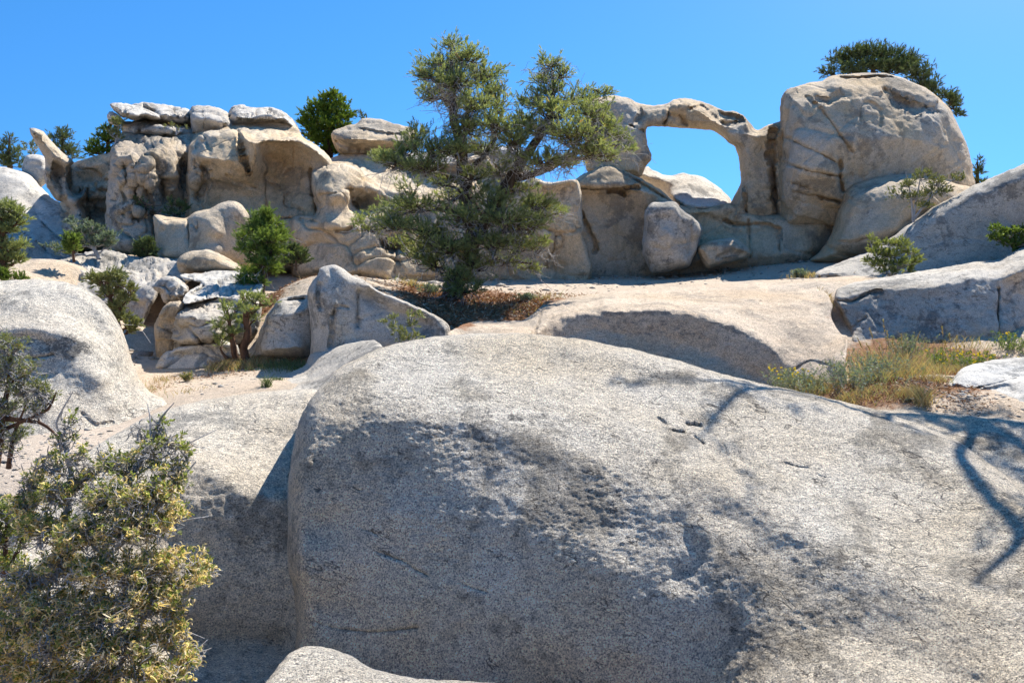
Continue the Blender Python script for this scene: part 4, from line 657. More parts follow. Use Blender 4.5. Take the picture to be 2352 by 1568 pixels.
M_needle = leaf_mat("pine_needles", (.15, .19, .085), (.46, .48, .23), (.52, .30, .14), .05, .52)
M_needle_b = leaf_mat("bright_needles", (.10, .15, .035), (.33, .42, .11), (.38, .36, .14), .06, .42)
M_needle_y = leaf_mat("juniper_scales", (.09, .14, .018), (.27, .37, .05), None, .1, .3)
M_needle_d = leaf_mat("dark_needles", (.06, .085, .035), (.21, .26, .10), None, .1, .25)
M_mahog = leaf_mat("mahogany_leaves", (.12, .15, .04), (.47, .50, .20), (.70, .50, .20), .2, .52, .4)
M_seed = leaf_mat("seed_tails", (.66, .47, .25), (.95, .80, .55), None, .1, .5)
M_sage = leaf_mat("sage_leaves", (.13, .17, .12), (.34, .40, .31), (.40, .36, .16), .15, .3)
M_yellowgreen = leaf_mat("rabbitbrush_leaves", (.14, .17, .05), (.48, .50, .18), (.55, .48, .2), .15, .4)
M_green = leaf_mat("fresh_leaves", (.07, .12, .02), (.25, .31, .07), None, .1, .4)
M_olive = leaf_mat("olive_leaves", (.13, .145, .05), (.40, .40, .18), (.38, .25, .09), .12, .3)
M_straw = leaf_mat("dry_grass", (.26, .16, .08), (.70, .54, .32), (.26, .30, .13), .2, .35)
M_flower = leaf_mat("yellow_flowers", (.75, .52, .03), (.9, .75, .10), None, .1, .3)
M_bark = bark_mat("pinyon_bark", (.05, .035, .025), (.17, .125, .09))
M_bark2 = bark_mat("reddish_bark", (.07, .035, .022), (.20, .115, .07))
M_twig = bark_mat("grey_twigs", (.34, .31, .28), (.64, .60, .56), 30)
M_litter = leaf_mat("pine_litter", (.14, .06, .03), (.52, .28, .14), (.55, .45, .33), .12, .1, .8)

def curve(a, b, n=6, sag=0.0, wob=.0, rg=RNG):
    t = np.linspace(0, 1, n)[:, None]; p = a+(b-a)*t; L = np.linalg.norm(b-a)
    p[:, 2] += sag*L*np.sin(t[:, 0]*math.pi)
    if wob: p[1:-1] += rg.normal(size=(n-2, 3))*wob*L
    return p
STY = {  # needle count, length, half width, spread, spacing
 'pine': dict(kind='tri', n=22, L=.05, w=.0040, spread=.72, stem=.08),
 'juniper': dict(kind='tri', n=14, L=.07, w=.013, spread=.75, stem=.10),
 'leaf': dict(kind='leaf', n=6, L=.030, w=.0065, spread=.9, stem=.03)}
def foliage(B, p, d, sty, rg, rnd=None):
    s = sty; n = len(p); k = s['n']
    if rnd is None: rnd = rg.random(n)
    pp = np.repeat(p, k, 0); dd = np.repeat(d, k, 0); al = np.tile(np.arange(k)/k, n)
    pp = pp+dd*(al*s['stem'])[:, None]
    q = unit(dd+rvec(n*k, rg)*s['spread']*(1.25-.75*al)[:, None]); L = s['L']*(.7+.6*rg.random(n*k)); w = s['w']*(.8+.4*rg.random(n*k))
    r = np.clip(np.repeat(rnd, k)+rg.normal(size=n*k)*.10, 0, 1)
    (B.tri if s['kind'] == 'tri' else B.leaf)(pp, q, L, w, r, rg)
def plant(name, label, cat, base, clumps, trunk, leafmat, barkmat, sty='pine', dens=1.0, group=None, seed=0, twigs=.5, up=.45, parts=('trunk', 'crown'), dz=1.0,
          limb=.035, shoots=5, tips=None, seeds=0, lens=1.0, scale_leaf=1.0, bark_limit=0.0, dead=0.0):
    """clumps: (u, v, ru, rv, dY); trunk: list of polylines of (u, v, dY, radius)"""
    rg = np.random.default_rng(seed+100); bu, bv, bY = base[:3]
    st = dict(STY[sty]) if isinstance(sty, str) else dict(sty)
    st['L'] *= scale_leaf; st['w'] *= scale_leaf; st['stem'] *= scale_leaf
    bp = P(bu, bv, bY); root = empty(name, tuple(bp)); tag(root, label, cat, group)
    T = Tubes(); TW = Tubes(); B = Blades(); DT = Tubes(); S = Blades()
    sk = []
    for ln in trunk:
        q = catmull([tuple(x) for x in ln], False, 10); pts = P(q[:, 0], q[:, 1], bY+q[:, 2])
        pts = pts+fbm(pts*3+seed, 2)[:, None]*np.array([.5, .5, 0])*q[:, 3:4]
        T.add(pts, q[:, 3], 8); sk.append(np.c_[pts, q[:, 3]])
    sk = np.concatenate(sk)
    px = PX(bY)
    for (u, v, ru, rv, dY, *cdn) in clumps:
        c = P(u, v, bY+dY); R = np.array([ru*px, .5*(ru+rv)*px*dz, rv*px])
        d = np.linalg.norm(sk[:, :3]-c, axis=1)+np.maximum(0, sk[:, 2]-c[2]+.1)*1.5; a = sk[d.argmin()]
        inner = c+(a[:3]-c)*.25
        lb = curve(a[:3], c, 7, -.06, .05, rg); rr = min(a[3]*.6, limb)
        if bark_limit >= 0: T.add(lb, np.linspace(rr, rr*.3, 7), 5)
        area = ru*rv*px*px
        nt_ = max(3, int(ru*rv*.02*dens*(cdn[0] if cdn else 1)))
        dirs = rvec(nt_, rg); dirs[:, 2] = np.where(dirs[:, 2] < -.3, -dirs[:, 2]*.5, dirs[:, 2]); dirs = unit(dirs)
        lump = 1+.55*noise3(dirs*1.7+seed+u*.01)
        ends = c+dirs*R*((.4+.6*rg.random(nt_)**.6)*np.where(rg.random(nt_) < .10, 1.35, 1))[:, None]*lump[:, None]
        st0 = lb[rg.integers(3, 7, nt_)]
        for e, s0 in zip(ends, st0):
            cv = curve(s0, e, 5, -.10, .05, rg)
            if rg.random() < twigs: TW.add(cv, np.linspace(.012, .004, 5)*lens, 3)
            k = max(2, int(shoots)); tt = .35+.65*rg.random(k); tt[0] = 1
            p = np.stack([np.interp(tt, np.linspace(0, 1, 5), cv[:, j]) for j in range(3)], 1)
            ax = unit(e-s0); sd = unit(ax*.6+rvec(k, rg)*.8+np.array([0, 0, up])); off = .05*lens
            foliage(B, p+sd*off*rg.random(k)[:, None], sd, st, rg, np.clip(rg.normal(.42, .2, k), 0, 1))
            if seeds:
                m = rg.poisson(seeds*k*(np.clip((v-980)/260, .15, 1.25)))
                if m:
                    sp = p[rg.integers(0, k, m)]+rvec(m, rg)*.015; ph = rg.random(m)*6.28; Ls = .028+.022*rg.random(m); D = unit(rvec(m, rg)+np.array([0, -.3, .5])); E_ = unit(np.cross(D, rvec(m, rg)))
                    th = np.linspace(0, 3.6, 6)[None, :, None]; Rr = (Ls/2.4)[:, None, None]
                    cl = sp[:, None]+Rr*(np.sin(th)*D[:, None]+(1-np.cos(th))*E_[:, None])+D[:, None]*(Ls[:, None, None]*.3)*np.linspace(0, 1, 6)[None, :, None]
                    S.ribbon(cl, np.full((m, 6), .0026)*np.array([1, 1.3, 1.3, 1.2, 1, .6])[None], rg.random(m), rg)
        if dead:
            for _ in range(int(ru*rv*.006*dead)):
                s0 = lb[rg.integers(2, 6)]; dv_ = unit(rvec(1, rg)[0]+np.array([0, -.5, 0])); e = (c+dv_*R*(.9+.35*rg.random()) if lens < .6 else s0+unit(dv_*np.array([1, 1, .6])+np.array([0, 0, -.25]))*(.25+.5*rg.random())*lens)
                cv = curve(s0, e, 5, .05, .09, rg); DT.add(cv, np.linspace(.008, .003, 5)*lens, 3)
                for _k in range(2):
                    s1 = cv[rg.integers(1, 4)]; DT.add(curve(s1, s1+rvec(1, rg)[0]*.18*lens, 4, .05, .1, rg), [.004, .003, .003, .002], 3)
    if not isinstance(sty, dict) and sty != 'leaf':   # twigs share the bark, dead twigs are bleached grey
        T.V += TW.V; T.F += [f+T.n for f in TW.F]; T.n += TW.n
    else:
        DT.V += TW.V; DT.F += [f+DT.n for f in TW.F]; DT.n += TW.n
    T.build(parts[0], barkmat, root, extra=DT, mat2=M_twig)
    B.build(parts[1], leafmat, root, extra=S, mat2=M_seed)
    return root

# ---------------------------------------------------------------- the big pinyon pine
BIG = [(1010, 420, 40, 20, -.2, .6), (1085, 405, 34, 26, -.5, .7), (1140, 395, 34, 24, .1, .6), (1215, 430, 30, 18, .3, .6), (940, 420, 36, 14, .2, .6), (1110, 440, 30, 20, -.4, .7), (1170, 380, 30, 24, .3, .7), (900, 560, 20, 14, .4, .6), (1040, 108, 30, 22, 0), (1012, 150, 48, 34, .2), (1075, 140, 46, 34, -.3), (1120, 175, 42, 38, .3), (978, 178, 34, 32, -.2), (1050, 190, 60, 38, -.6), (1135, 215, 36, 38, .1), (1100, 245, 50, 40, -.7), (990, 225, 34, 26, .4), (985, 205, 30, 18, .6),
 (1040, 240, 46, 34, .5), (1140, 290, 48, 42, -.8), (1070, 300, 44, 40, -.5), (1180, 330, 40, 50, -.6), (1110, 350, 50, 34, .2), (960, 310, 34, 30, .3), (1000, 340, 50, 36, -.6), (930, 345, 40, 26, 0), (905, 372, 50, 26, -.3), (880, 362, 26, 16, .2), (975, 385, 54, 24, -.7), (1050, 345, 44, 34, -.9),
 (1262, 150, 32, 22, 0), (1240, 185, 36, 22, .3), (1285, 175, 30, 24, .1), (1270, 210, 40, 20, -.2), (1225, 235, 38, 30, .4), (1280, 255, 54, 30, -.6), (1335, 225, 42, 22, .2), (1385, 215, 26, 20, .4), (1340, 260, 54, 32, -.5), (1250, 300, 52, 36, .2), (1310, 310, 62, 38, -.9), (1380, 290, 46, 34, 0), (1420, 320, 36, 24, .2), (1440, 345, 20, 14, .1), (1370, 350, 58, 32, -.5),
 (1205, 290, 30, 40, .5), (1250, 370, 56, 30, -.6), (1310, 375, 44, 24, .3), (1200, 390, 34, 20, .4), (1400, 365, 34, 20, .5),
 (960, 470, 56, 26, -.5), (905, 480, 46, 26, .2), (870, 505, 34, 20, .6), (820, 512, 14, 22, .2), (845, 530, 30, 16, .1), (915, 520, 50, 28, -.7), (975, 530, 52, 32, -.9), (1040, 450, 46, 26, .4), (1060, 500, 56, 30, -1.1), (1130, 460, 50, 28, -.6), (1180, 440, 34, 26, .7), (1160, 505, 58, 32, -1.0), (1230, 470, 48, 30, -.3), (1265, 498, 32, 22, .1), (1280, 485, 22, 14, .2), (1215, 520, 54, 30, -.7),
 (1240, 555, 32, 24, .1), (1185, 560, 48, 28, -.5), (1120, 560, 54, 30, -1.0), (1030, 570, 58, 32, -1.1), (965, 575, 38, 28, -.3), (1000, 600, 46, 26, -.6), (1090, 605, 44, 28, -.9), (1160, 605, 44, 24, -.2), (1215, 615, 34, 16, .2), (1060, 640, 42, 30, -1.2), (1045, 672, 34, 24, -1.3), (1085, 668, 26, 20, -1.2), (930, 560, 30, 18, .5)]
BT = [[(1030, 712, 0, .27), (1038, 680, 0, .22), (1055, 640, 0, .19), (1075, 590, 0, .18), (1085, 540, 0, .17), (1075, 480, .05, .15), (1068, 430, .05, .13), (1062, 380, 0, .12), (1058, 330, 0, .10), (1045, 280, -.1, .085), (1040, 220, -.1, .06), (1038, 160, 0, .04), (1036, 110, 0, .015)],
 [(1085, 550, 0, .14), (1120, 500, .1, .12), (1150, 450, .2, .12), (1175, 410, .25, .12), (1200, 370, .2, .10), (1235, 320, .2, .08), (1262, 270, .2, .06), (1272, 210, .1, .04), (1265, 150, .1, .012)], [(1175, 412, .25, .08), (1240, 395, .2, .07), (1300, 365, .1, .055), (1360, 335, 0, .04), (1430, 335, 0, .012)],
 [(1068, 420, .05, .08), (1020, 405, 0, .06), (960, 392, -.1, .045), (900, 385, 0, .02)], [(1078, 500, 0, .07), (1010, 480, .2, .05), (930, 490, .1, .035), (850, 525, .2, .012)], [(1085, 560, 0, .06), (1160, 530, -.2, .05), (1220, 505, -.2, .035), (1285, 490, 0, .012)], [(1068, 620, 0, .06), (1140, 600, -.3, .04), (1220, 605, 0, .015)], [(1062, 400, 0, .06), (1110, 360, .3, .045), (1150, 300, .2, .02)],
 [(1112, 500, .1, .05), (1080, 450, .3, .04), (1062, 430, .5, .025), (1055, 415, .5, .015)]]
plant("pine_tree", "large twisted pinyon pine with two crowns standing in brown needle litter", "tree", (1040, 700, 15.8), BIG, BT, M_needle, M_bark, 'pine', dens=1.25, seed=1, twigs=.8, shoots=6, dead=3.0, dz=1.1, up=.5, scale_leaf=1.15)
for args in [
 ("pine_tree", "round topped dark pine tree behind the huge right boulder", (2020, 560, 26.5), [(1905, 168, 26, 14, 0), (1930, 140, 30, 22, .3), (1965, 128, 34, 22, 0), (1950, 165, 34, 24, -.3), (2000, 122, 34, 20, 0), (2040, 125, 36, 22, .2), (2000, 155, 50, 28, 0), (2060, 160, 46, 30, 0), (2085, 145, 34, 26, .2), (2110, 170, 34, 26, 0), (2130, 200, 32, 22, 0), (2165, 220, 24, 18, 0), (2190, 245, 20, 20, .2), (2200, 270, 12, 14, 0), (2180, 230, 18, 14, 0)],
  [[(2030, 600, 0, .3), (2030, 400, 0, .25), (2020, 300, 0, .2), (2010, 200, 0, .12), (2000, 130, 0, .03)], [(2030, 330, 0, .12), (2120, 260, 0, .08), (2190, 250, 0, .03)]], M_needle_d, M_bark, dict(dens=3.2, seed=2, scale_leaf=1.7)),
 ("pine_tree", "small pine top peeking out at the right foot of the huge boulder", (2246, 470, 25), [(2246, 372, 5, 9, 0), (2244, 388, 9, 11, 0), (2246, 402, 12, 12, 0), (2250, 420, 14, 14, 0), (2243, 440, 14, 14, 0)], [[(2246, 480, 0, .08), (2245, 420, 0, .06), (2245, 365, 0, .01)]], M_needle_d, M_bark, dict(dens=3.40, seed=3, scale_leaf=1.4)),
 ("juniper_tree", "yellow green juniper rising behind the cliff left of the perched flat boulder", (755, 400, 26), [(750, 228, 16, 14, 0), (765, 222, 12, 12, 0), (735, 250, 22, 20, 0), (775, 245, 24, 22, 0), (790, 270, 22, 22, 0), (755, 265, 30, 22, 0), (710, 262, 20, 16, 0), (700, 285, 16, 18, 0), (725, 290, 30, 24, 0), (770, 295, 34, 26, -.2), (745, 325, 36, 24, 0), (715, 315, 24, 22, 0), (790, 310, 22, 24, 0), (760, 350, 34, 20, 0), (800, 340, 20, 18, 0)],
  [[(755, 420, 0, .16), (755, 330, 0, .12), (752, 230, 0, .02)]], M_needle_y, M_bark2, dict(dens=2.55, seed=4, sty='juniper', scale_leaf=1.3)),
 ("pine_tree", "tiny dark treetop poking up beside the perched flat boulder", (832, 330, 27), [(832, 262, 7, 7, 0), (828, 270, 10, 8, 0), (840, 278, 9, 8, 0), (834, 290, 10, 8, 0)], [[(832, 340, 0, .05), (832, 258, 0, .01)]], M_needle_d, M_bark, dict(dens=3.40, seed=5, scale_leaf=1.2)),
 ("pine_tree", "dark pine at the far left edge against the sky", (22, 420, 30), [(24, 316, 9, 9, 0), (20, 330, 16, 12, 0), (10, 345, 18, 12, 0), (36, 348, 16, 12, 0), (20, 362, 26, 14, 0), (44, 368, 14, 10, 0), (0, 370, 16, 12, 0), (30, 382, 26, 12, 0)], [[(22, 430, 0, .14), (22, 312, 0, .02)]], M_needle_d, M_bark, dict(dens=2.38, seed=6, scale_leaf=1.8)),
 ("pine_tree", "rounded grey green pine right behind the horn shaped rock", (148, 420, 28), [(140, 303, 16, 10, 0), (128, 318, 20, 14, 0), (152, 318, 20, 16, 0), (140, 338, 30, 18, 0), (165, 345, 18, 18, 0), (172, 362, 16, 14, 0), (150, 360, 26, 14, 0)], [[(148, 430, 0, .14), (142, 300, 0, .02)]], M_needle_d, M_bark, dict(dens=2.38, seed=7, scale_leaf=1.5)),
 ("shrub", "thin pale leafed shrub between the far left pine and the horn rock", (72, 400, 27), [(70, 332, 12, 10, 0), (82, 340, 12, 12, 0), (62, 345, 14, 10, 0), (78, 355, 14, 10, 0)], [[(74, 405, 0, .03), (74, 340, 0, .01)]], M_sage, M_twig, dict(dens=1.19, seed=8, sty='juniper', parts=('stem', 'foliage'), twigs=1)),
 ("juniper_tree", "yellow green juniper left of the pitted cliff below the cap slabs", (245, 420, 24.5), [(262, 282, 10, 12, 0), (250, 300, 18, 14, 0), (232, 315, 18, 14, 0), (255, 325, 24, 18, 0), (215, 335, 18, 12, 0), (225, 350, 26, 14, 0), (255, 350, 26, 16, 0), (205, 352, 12, 10, 0)], [[(245, 430, 0, .1), (248, 290, 0, .02)]], M_needle_y, M_bark2, dict(dens=2.55, seed=9, sty='juniper')),
 ("shrub", "pale feathery shrub growing against the left end of the cap slabs", (262, 345, 22.3), [(268, 285, 14, 16, 0), (280, 292, 12, 14, 0), (260, 310, 16, 16, 0), (274, 318, 14, 14, 0)], [[(262, 350, 0, .03), (272, 290, 0, .01)]], M_olive, M_twig, dict(dens=2.04, seed=10, sty='juniper', parts=('stem', 'foliage'), twigs=1, scale_leaf=.8)),
 ("shrub", "faint dry shrub growing on the middle cap slab ledge", (405, 308, 22.3), [(395, 292, 14, 8, 0), (420, 296, 14, 8, 0)], [[(405, 310, 0, .02), (405, 295, 0, .01)]], M_olive, M_twig, dict(dens=1.70, seed=11, sty='juniper', parts=('stem', 'foliage'), twigs=1, scale_leaf=.6)),
 ("pine_tree", "bright green young pine growing before the tan cliff at centre left", (602, 665, 14.6), [(610, 492, 14, 12, 0), (600, 508, 24, 14, 0), (622, 515, 22, 16, 0), (590, 530, 26, 16, -.1), (636, 540, 24, 18, 0), (612, 550, 34, 20, -.3), (560, 548, 18, 12, .1), (648, 555, 12, 12, .1), (585, 570, 30, 18, -.2), (625, 580, 30, 18, -.2), (562, 575, 16, 12, 0), (600, 605, 34, 18, -.3), (575, 630, 22, 18, 0), (620, 620, 26, 18, .1), (565, 645, 18, 12, -.2), (590, 648, 16, 10, -.3)],
  [[(602, 675, 0, .06), (604, 620, 0, .055), (606, 560, 0, .04), (608, 490, 0, .01)]], M_needle_b, M_bark, dict(dens=3.74, seed=12, scale_leaf=1.15, dead=.6)),
 ("pine_tree", "small crooked pine on a grassy mound in the sandy hollow", (556, 826, 11.9), [(580, 690, 20, 12, 0), (600, 692, 16, 12, 0), (618, 700, 16, 10, 0), (560, 685, 14, 14, 0), (545, 705, 16, 12, .2), (570, 715, 20, 14, -.2), (520, 712, 14, 14, 0), (525, 735, 20, 14, 0), (560, 740, 16, 12, .2), (510, 752, 18, 12, 0), (535, 765, 20, 14, -.1), (515, 778, 16, 12, 0), (585, 735, 12, 10, 0), (505, 795, 12, 8, 0)],
  [[(562, 830, 0, .07), (560, 800, 0, .06), (570, 770, 0, .055), (567, 735, 0, .05), (562, 700, 0, .03), (560, 680, 0, .01)], [(543, 830, 0, .05), (535, 790, 0, .045), (528, 750, 0, .03), (522, 710, 0, .01)], [(567, 730, 0, .04), (600, 700, 0, .02), (625, 702, 0, .008)], [(530, 835, 0, .035), (512, 812, 0, .02), (505, 800, 0, .01)]], M_needle, M_bark2, dict(dens=1.87, seed=13, scale_leaf=.9, dead=.35, limb=.02)),
 ("juniper_tree", "bushy green tree leaning in at the left edge above the pale dome", (20, 640, 14.5), [(10, 478, 24, 14, 0), (35, 488, 22, 14, 0), (0, 500, 30, 18, 0), (40, 510, 24, 14, 0), (15, 530, 34, 18, 0), (-10, 560, 34, 24, 0), (35, 570, 26, 18, 0), (20, 595, 30, 18, 0), (0, 615, 24, 12, 0), (45, 600, 14, 12, 0)], [[(10, 645, 0, .1), (5, 560, 0, .08), (8, 480, 0, .02)]], M_needle, M_bark2, dict(dens=2.72, seed=14, scale_leaf=1.1)),
 ("shrub", "wide silvery green shrub under the pitted cliff at left", (225, 590, 17.2), [(165, 515, 10, 14, 0), (190, 535, 24, 16, 0), (215, 530, 22, 16, 0), (245, 545, 20, 14, 0), (225, 560, 28, 14, 0), (185, 560, 24, 14, 0), (150, 575, 24, 10, 0), (125, 570, 14, 10, 0), (255, 562, 12, 10, 0)], [[(228, 595, 0, .05), (215, 570, 0, .04), (195, 540, 0, .02)]], M_sage, M_twig, dict(dens=2.72, seed=15, sty='juniper', parts=('stem', 'foliage'), twigs=.9, scale_leaf=.8)),
 ("pine_tree", "tiny bright green pine seedling beside the silvery shrub", (170, 600, 15.8), [(162, 545, 10, 8, 0), (168, 556, 14, 9, 0), (160, 566, 14, 9, 0), (170, 577, 14, 8, 0)], [[(170, 602, 0, .03), (166, 545, 0, .01)]], M_needle_b, M_bark2, dict(dens=4.25, seed=16, sty='juniper', scale_leaf=.8)),
 ("shrub", "dark green shrub in the shade between pitted cliff and two humped boulder", (335, 598, 17.6), [(340, 560, 14, 10, 0), (330, 572, 18, 12, 0), (348, 580, 12, 10, 0), (318, 586, 10, 6, 0), (335, 590, 14, 8, 0)], [[(335, 600, 0, .03), (336, 565, 0, .01)]], M_needle_d, M_bark, dict(dens=3.40, seed=17, sty='juniper', parts=('stem', 'foliage'))),
 ("shrub", "dark scrub filling the niche above the two humped boulder", (415, 495, 19.9), [(400, 470, 14, 14, 0), (420, 478, 16, 14, 0), (408, 490, 20, 8, 0), (385, 485, 10, 8, 0), (330, 478, 18, 8, .6), (316, 460, 10, 14, .5)], [[(412, 498, 0, .03), (412, 475, 0, .01)]], M_needle_d, M_bark, dict(dens=2.04, seed=18, sty='juniper', parts=('stem', 'foliage'), twigs=1, scale_leaf=.8)),
 ("shrub", "dark shrub in the cliff shade behind the bright young pine", (685, 620, 17), [(670, 575, 14, 14, 0), (690, 585, 16, 12, 0), (660, 600, 18, 12, 0), (695, 602, 16, 10, 0)], [[(680, 622, 0, .03), (680, 580, 0, .01)]], M_needle_d, M_bark, dict(dens=2.72, seed=19, sty='juniper', parts=('stem', 'foliage'), twigs=1)),
 ("shrub", "straggly olive brown shrub behind the pale left dome", (275, 790, 12.2), [(265, 635, 20, 12, 0), (240, 648, 24, 14, 0), (215, 642, 16, 10, 0), (275, 655, 16, 14, 0), (250, 675, 20, 14, 0), (300, 665, 14, 10, 0), (290, 690, 18, 12, 0), (265, 705, 18, 14, 0), (275, 730, 20, 14, 0), (300, 745, 20, 10, 0), (295, 760, 18, 8, 0)], [[(285, 800, 0, .04), (270, 740, 0, .035), (255, 690, 0, .03), (245, 645, 0, .01)], [(270, 720, 0, .02), (290, 690, 0, .01)]], M_olive, M_bark2, dict(dens=2.21, seed=20, sty='juniper', parts=('stem', 'foliage'), twigs=.9, scale_leaf=.75, dead=.6)),
 ("shrub", "olive shrub spraying out over the right hand rock slope", (2098, 505, 17.8), [(2085, 425, 24, 18, 0), (2120, 405, 24, 18, 0), (2150, 420, 26, 18, 0), (2060, 450, 22, 14, 0), (2100, 455, 30, 16, 0), (2140, 445, 28, 16, 0), (2190, 415, 22, 12, 0), (2170, 440, 24, 12, 0), (2120, 475, 22, 14, 0), (2205, 405, 12, 8, 0)], [[(2098, 510, 0, .03), (2090, 440, 0, .015), (2080, 395, 0, .006)], [(2098, 505, 0, .03), (2140, 450, 0, .02), (2200, 405, 0, .006)], [(2096, 505, 0, .03), (2110, 430, 0, .015), (2120, 380, 0, .006)]], M_olive, M_twig, dict(dens=1.87, seed=21, sty='juniper', parts=('stem', 'foliage'), twigs=1, scale_leaf=.6, dead=.5, limb=.012)),
 ("shrub", "bright yellow green bush growing at the toe of the right slope", (2050, 632, 15.9), [(2000, 555, 6, 14, 0), (2035, 560, 22, 10, 0), (2070, 562, 22, 12, 0), (2010, 580, 20, 12, 0), (2045, 585, 30, 16, -.1), (2090, 580, 22, 14, 0), (2020, 605, 26, 14, -.1), (2065, 608, 32, 14, -.2), (2105, 600, 16, 12, 0), (2040, 625, 24, 8, -.2), (2090, 620, 18, 8, 0), (1990, 598, 10, 8, 0)], [[(2050, 640, 0, .03), (2045, 590, 0, .015), (2040, 555, 0, .006)], [(2050, 640, 0, .03), (2090, 580, 0, .01)], [(2048, 640, 0, .03), (2005, 580, 0, .01)]], M_yellowgreen, M_twig, dict(dens=3.40, seed=22, sty='juniper', parts=('stem', 'foliage'), twigs=.9, scale_leaf=.6, limb=.012)),
 ("shrub", "leafy green shrub hanging at the right edge of the rock slope", (2330, 585, 15.9), [(2285, 530, 16, 10, 0), (2290, 548, 18, 12, 0), (2320, 540, 22, 14, 0), (2350, 535, 24, 14, 0), (2310, 560, 22, 10, 0), (2340, 560, 24, 12, 0), (2370, 550, 20, 20, 0), (2325, 575, 16, 8, 0)], [[(2335, 590, 0, .03), (2320, 550, 0, .015), (2285, 530, 0, .006)], [(2335, 590, 0, .03), (2350, 540, 0, .01)]], M_green, M_bark2, dict(dens=2.72, seed=23, sty='leaf', parts=('stem', 'foliage'), twigs=.8, scale_leaf=2.0, limb=.015)),
 ("shrub", "sparse twiggy plant standing up before the standing rock", (925, 800, 9.0), [(905, 735, 6, 8, 0), (900, 755, 8, 8, 0), (915, 765, 10, 8, 0), (945, 730, 8, 8, 0), (958, 728, 6, 6, 0), (948, 750, 8, 10, 0), (930, 780, 12, 8, 0), (950, 775, 8, 10, 0), (885, 742, 6, 4, 0)], [[(925, 805, 0, .012), (910, 760, 0, .008), (900, 715, 0, .003)], [(930, 805, 0, .012), (948, 765, 0, .008), (946, 722, 0, .003)], [(918, 790, 0, .008), (880, 738, 0, .003)], [(948, 750, 0, .005), (965, 725, 0, .002)]], M_olive, M_twig, dict(dens=3.74, seed=24, sty='leaf', parts=('stem', 'foliage'), twigs=.8, scale_leaf=1.1, limb=.006)),
 ("shrub", "low green sprigs at the left edge just above the pale dome", (10, 650, 13), [(8, 632, 8, 10, 0), (20, 642, 12, 6, 0), (45, 640, 14, 5, 0), (-10, 640, 20, 10, 0)], [[(10, 655, 0, .01), (10, 635, 0, .005)]], M_green, M_twig, dict(dens=5.10, seed=25, sty='juniper', parts=('stem', 'foliage'), scale_leaf=.7)),
]:
    nm, lb_, base, cl, tr, lm_, bm_, kw = args
    plant(nm, lb_, 'shrub' if nm == 'shrub' else 'tree', base, cl, tr, lm_, bm_, **kw)

# ---------------------------------------------------------------- foreground mountain mahogany bush and its neighbours
FG = [(165, 960, 16, 40, .1, 0.32), (150, 1010, 30, 34, .1, 0.32), (180, 1040, 34, 30, 0, 0.32), (120, 1060, 40, 34, .1, 0.5), (85, 1100, 40, 34, .1, 0.5), (200, 1090, 44, 40, .1, 0.5), (240, 1060, 40, 36, .1, 0.5), (330, 985, 34, 24, .2, 0.32), (370, 975, 22, 30, .2, 0.32), (400, 1010, 46, 30, .2, 0.32), (350, 1030, 50, 34, .1, 0.32), (430, 1030, 26, 22, .2, 0.32), (300, 1070, 46, 36, .1, 0.5), (390, 1070, 42, 36, .1, 0.5), (150, 1130, 54, 46, 0, 0.8), (230, 1150, 54, 46, -.1, 0.8), (310, 1140, 54, 50, -.1, 0.8), (380, 1130, 44, 44, 0, 0.8), (415, 1100, 28, 30, .1, 0.5),
 (60, 1160, 44, 40, 0, 0.8), (100, 1210, 54, 50, -.1, 0.8), (190, 1230, 56, 50, -.2, 0.8), (280, 1220, 56, 50, -.2, 0.8), (360, 1210, 50, 50, -.1, 0.8), (410, 1180, 30, 30, .1, 0.8), (130, 1300, 56, 46, -.2, 0.8), (220, 1310, 56, 50, -.3, 0.8), (310, 1300, 56, 50, -.2, 0.8), (390, 1290, 50, 40, -.1, 0.8), (450, 1300, 40, 26, 0, 0.8), (480, 1320, 26, 20, .1, 0.8), (440, 1340, 40, 30, -.1, 0.8), (60, 1340, 60, 44, -.2, 0.8), (20, 1370, 50, 40, -.1, 0.8), (110, 1390, 60, 46, -.3, 0.8), (200, 1400, 60, 50, -.3, 0.8), (290, 1390, 56, 50, -.3, 0.8), (370, 1380, 50, 44, -.2, 0.8), (410, 1400, 30, 26, -.1, 0.8),
 (40, 1440, 60, 46, -.3, 0.8), (130, 1470, 60, 50, -.4, 0.8), (230, 1490, 60, 50, -.4, 0.8), (320, 1480, 56, 50, -.3, 0.8), (390, 1470, 40, 46, -.2, 0.8), (430, 1520, 30, 40, -.2, 0.8), (30, 1530, 60, 50, -.3, 0.8), (120, 1560, 60, 50, -.4, 0.8), (220, 1570, 60, 50, -.4, 0.8), (330, 1560, 60, 46, -.4, 0.8), (400, 1570, 46, 40, -.3, 0.8)]
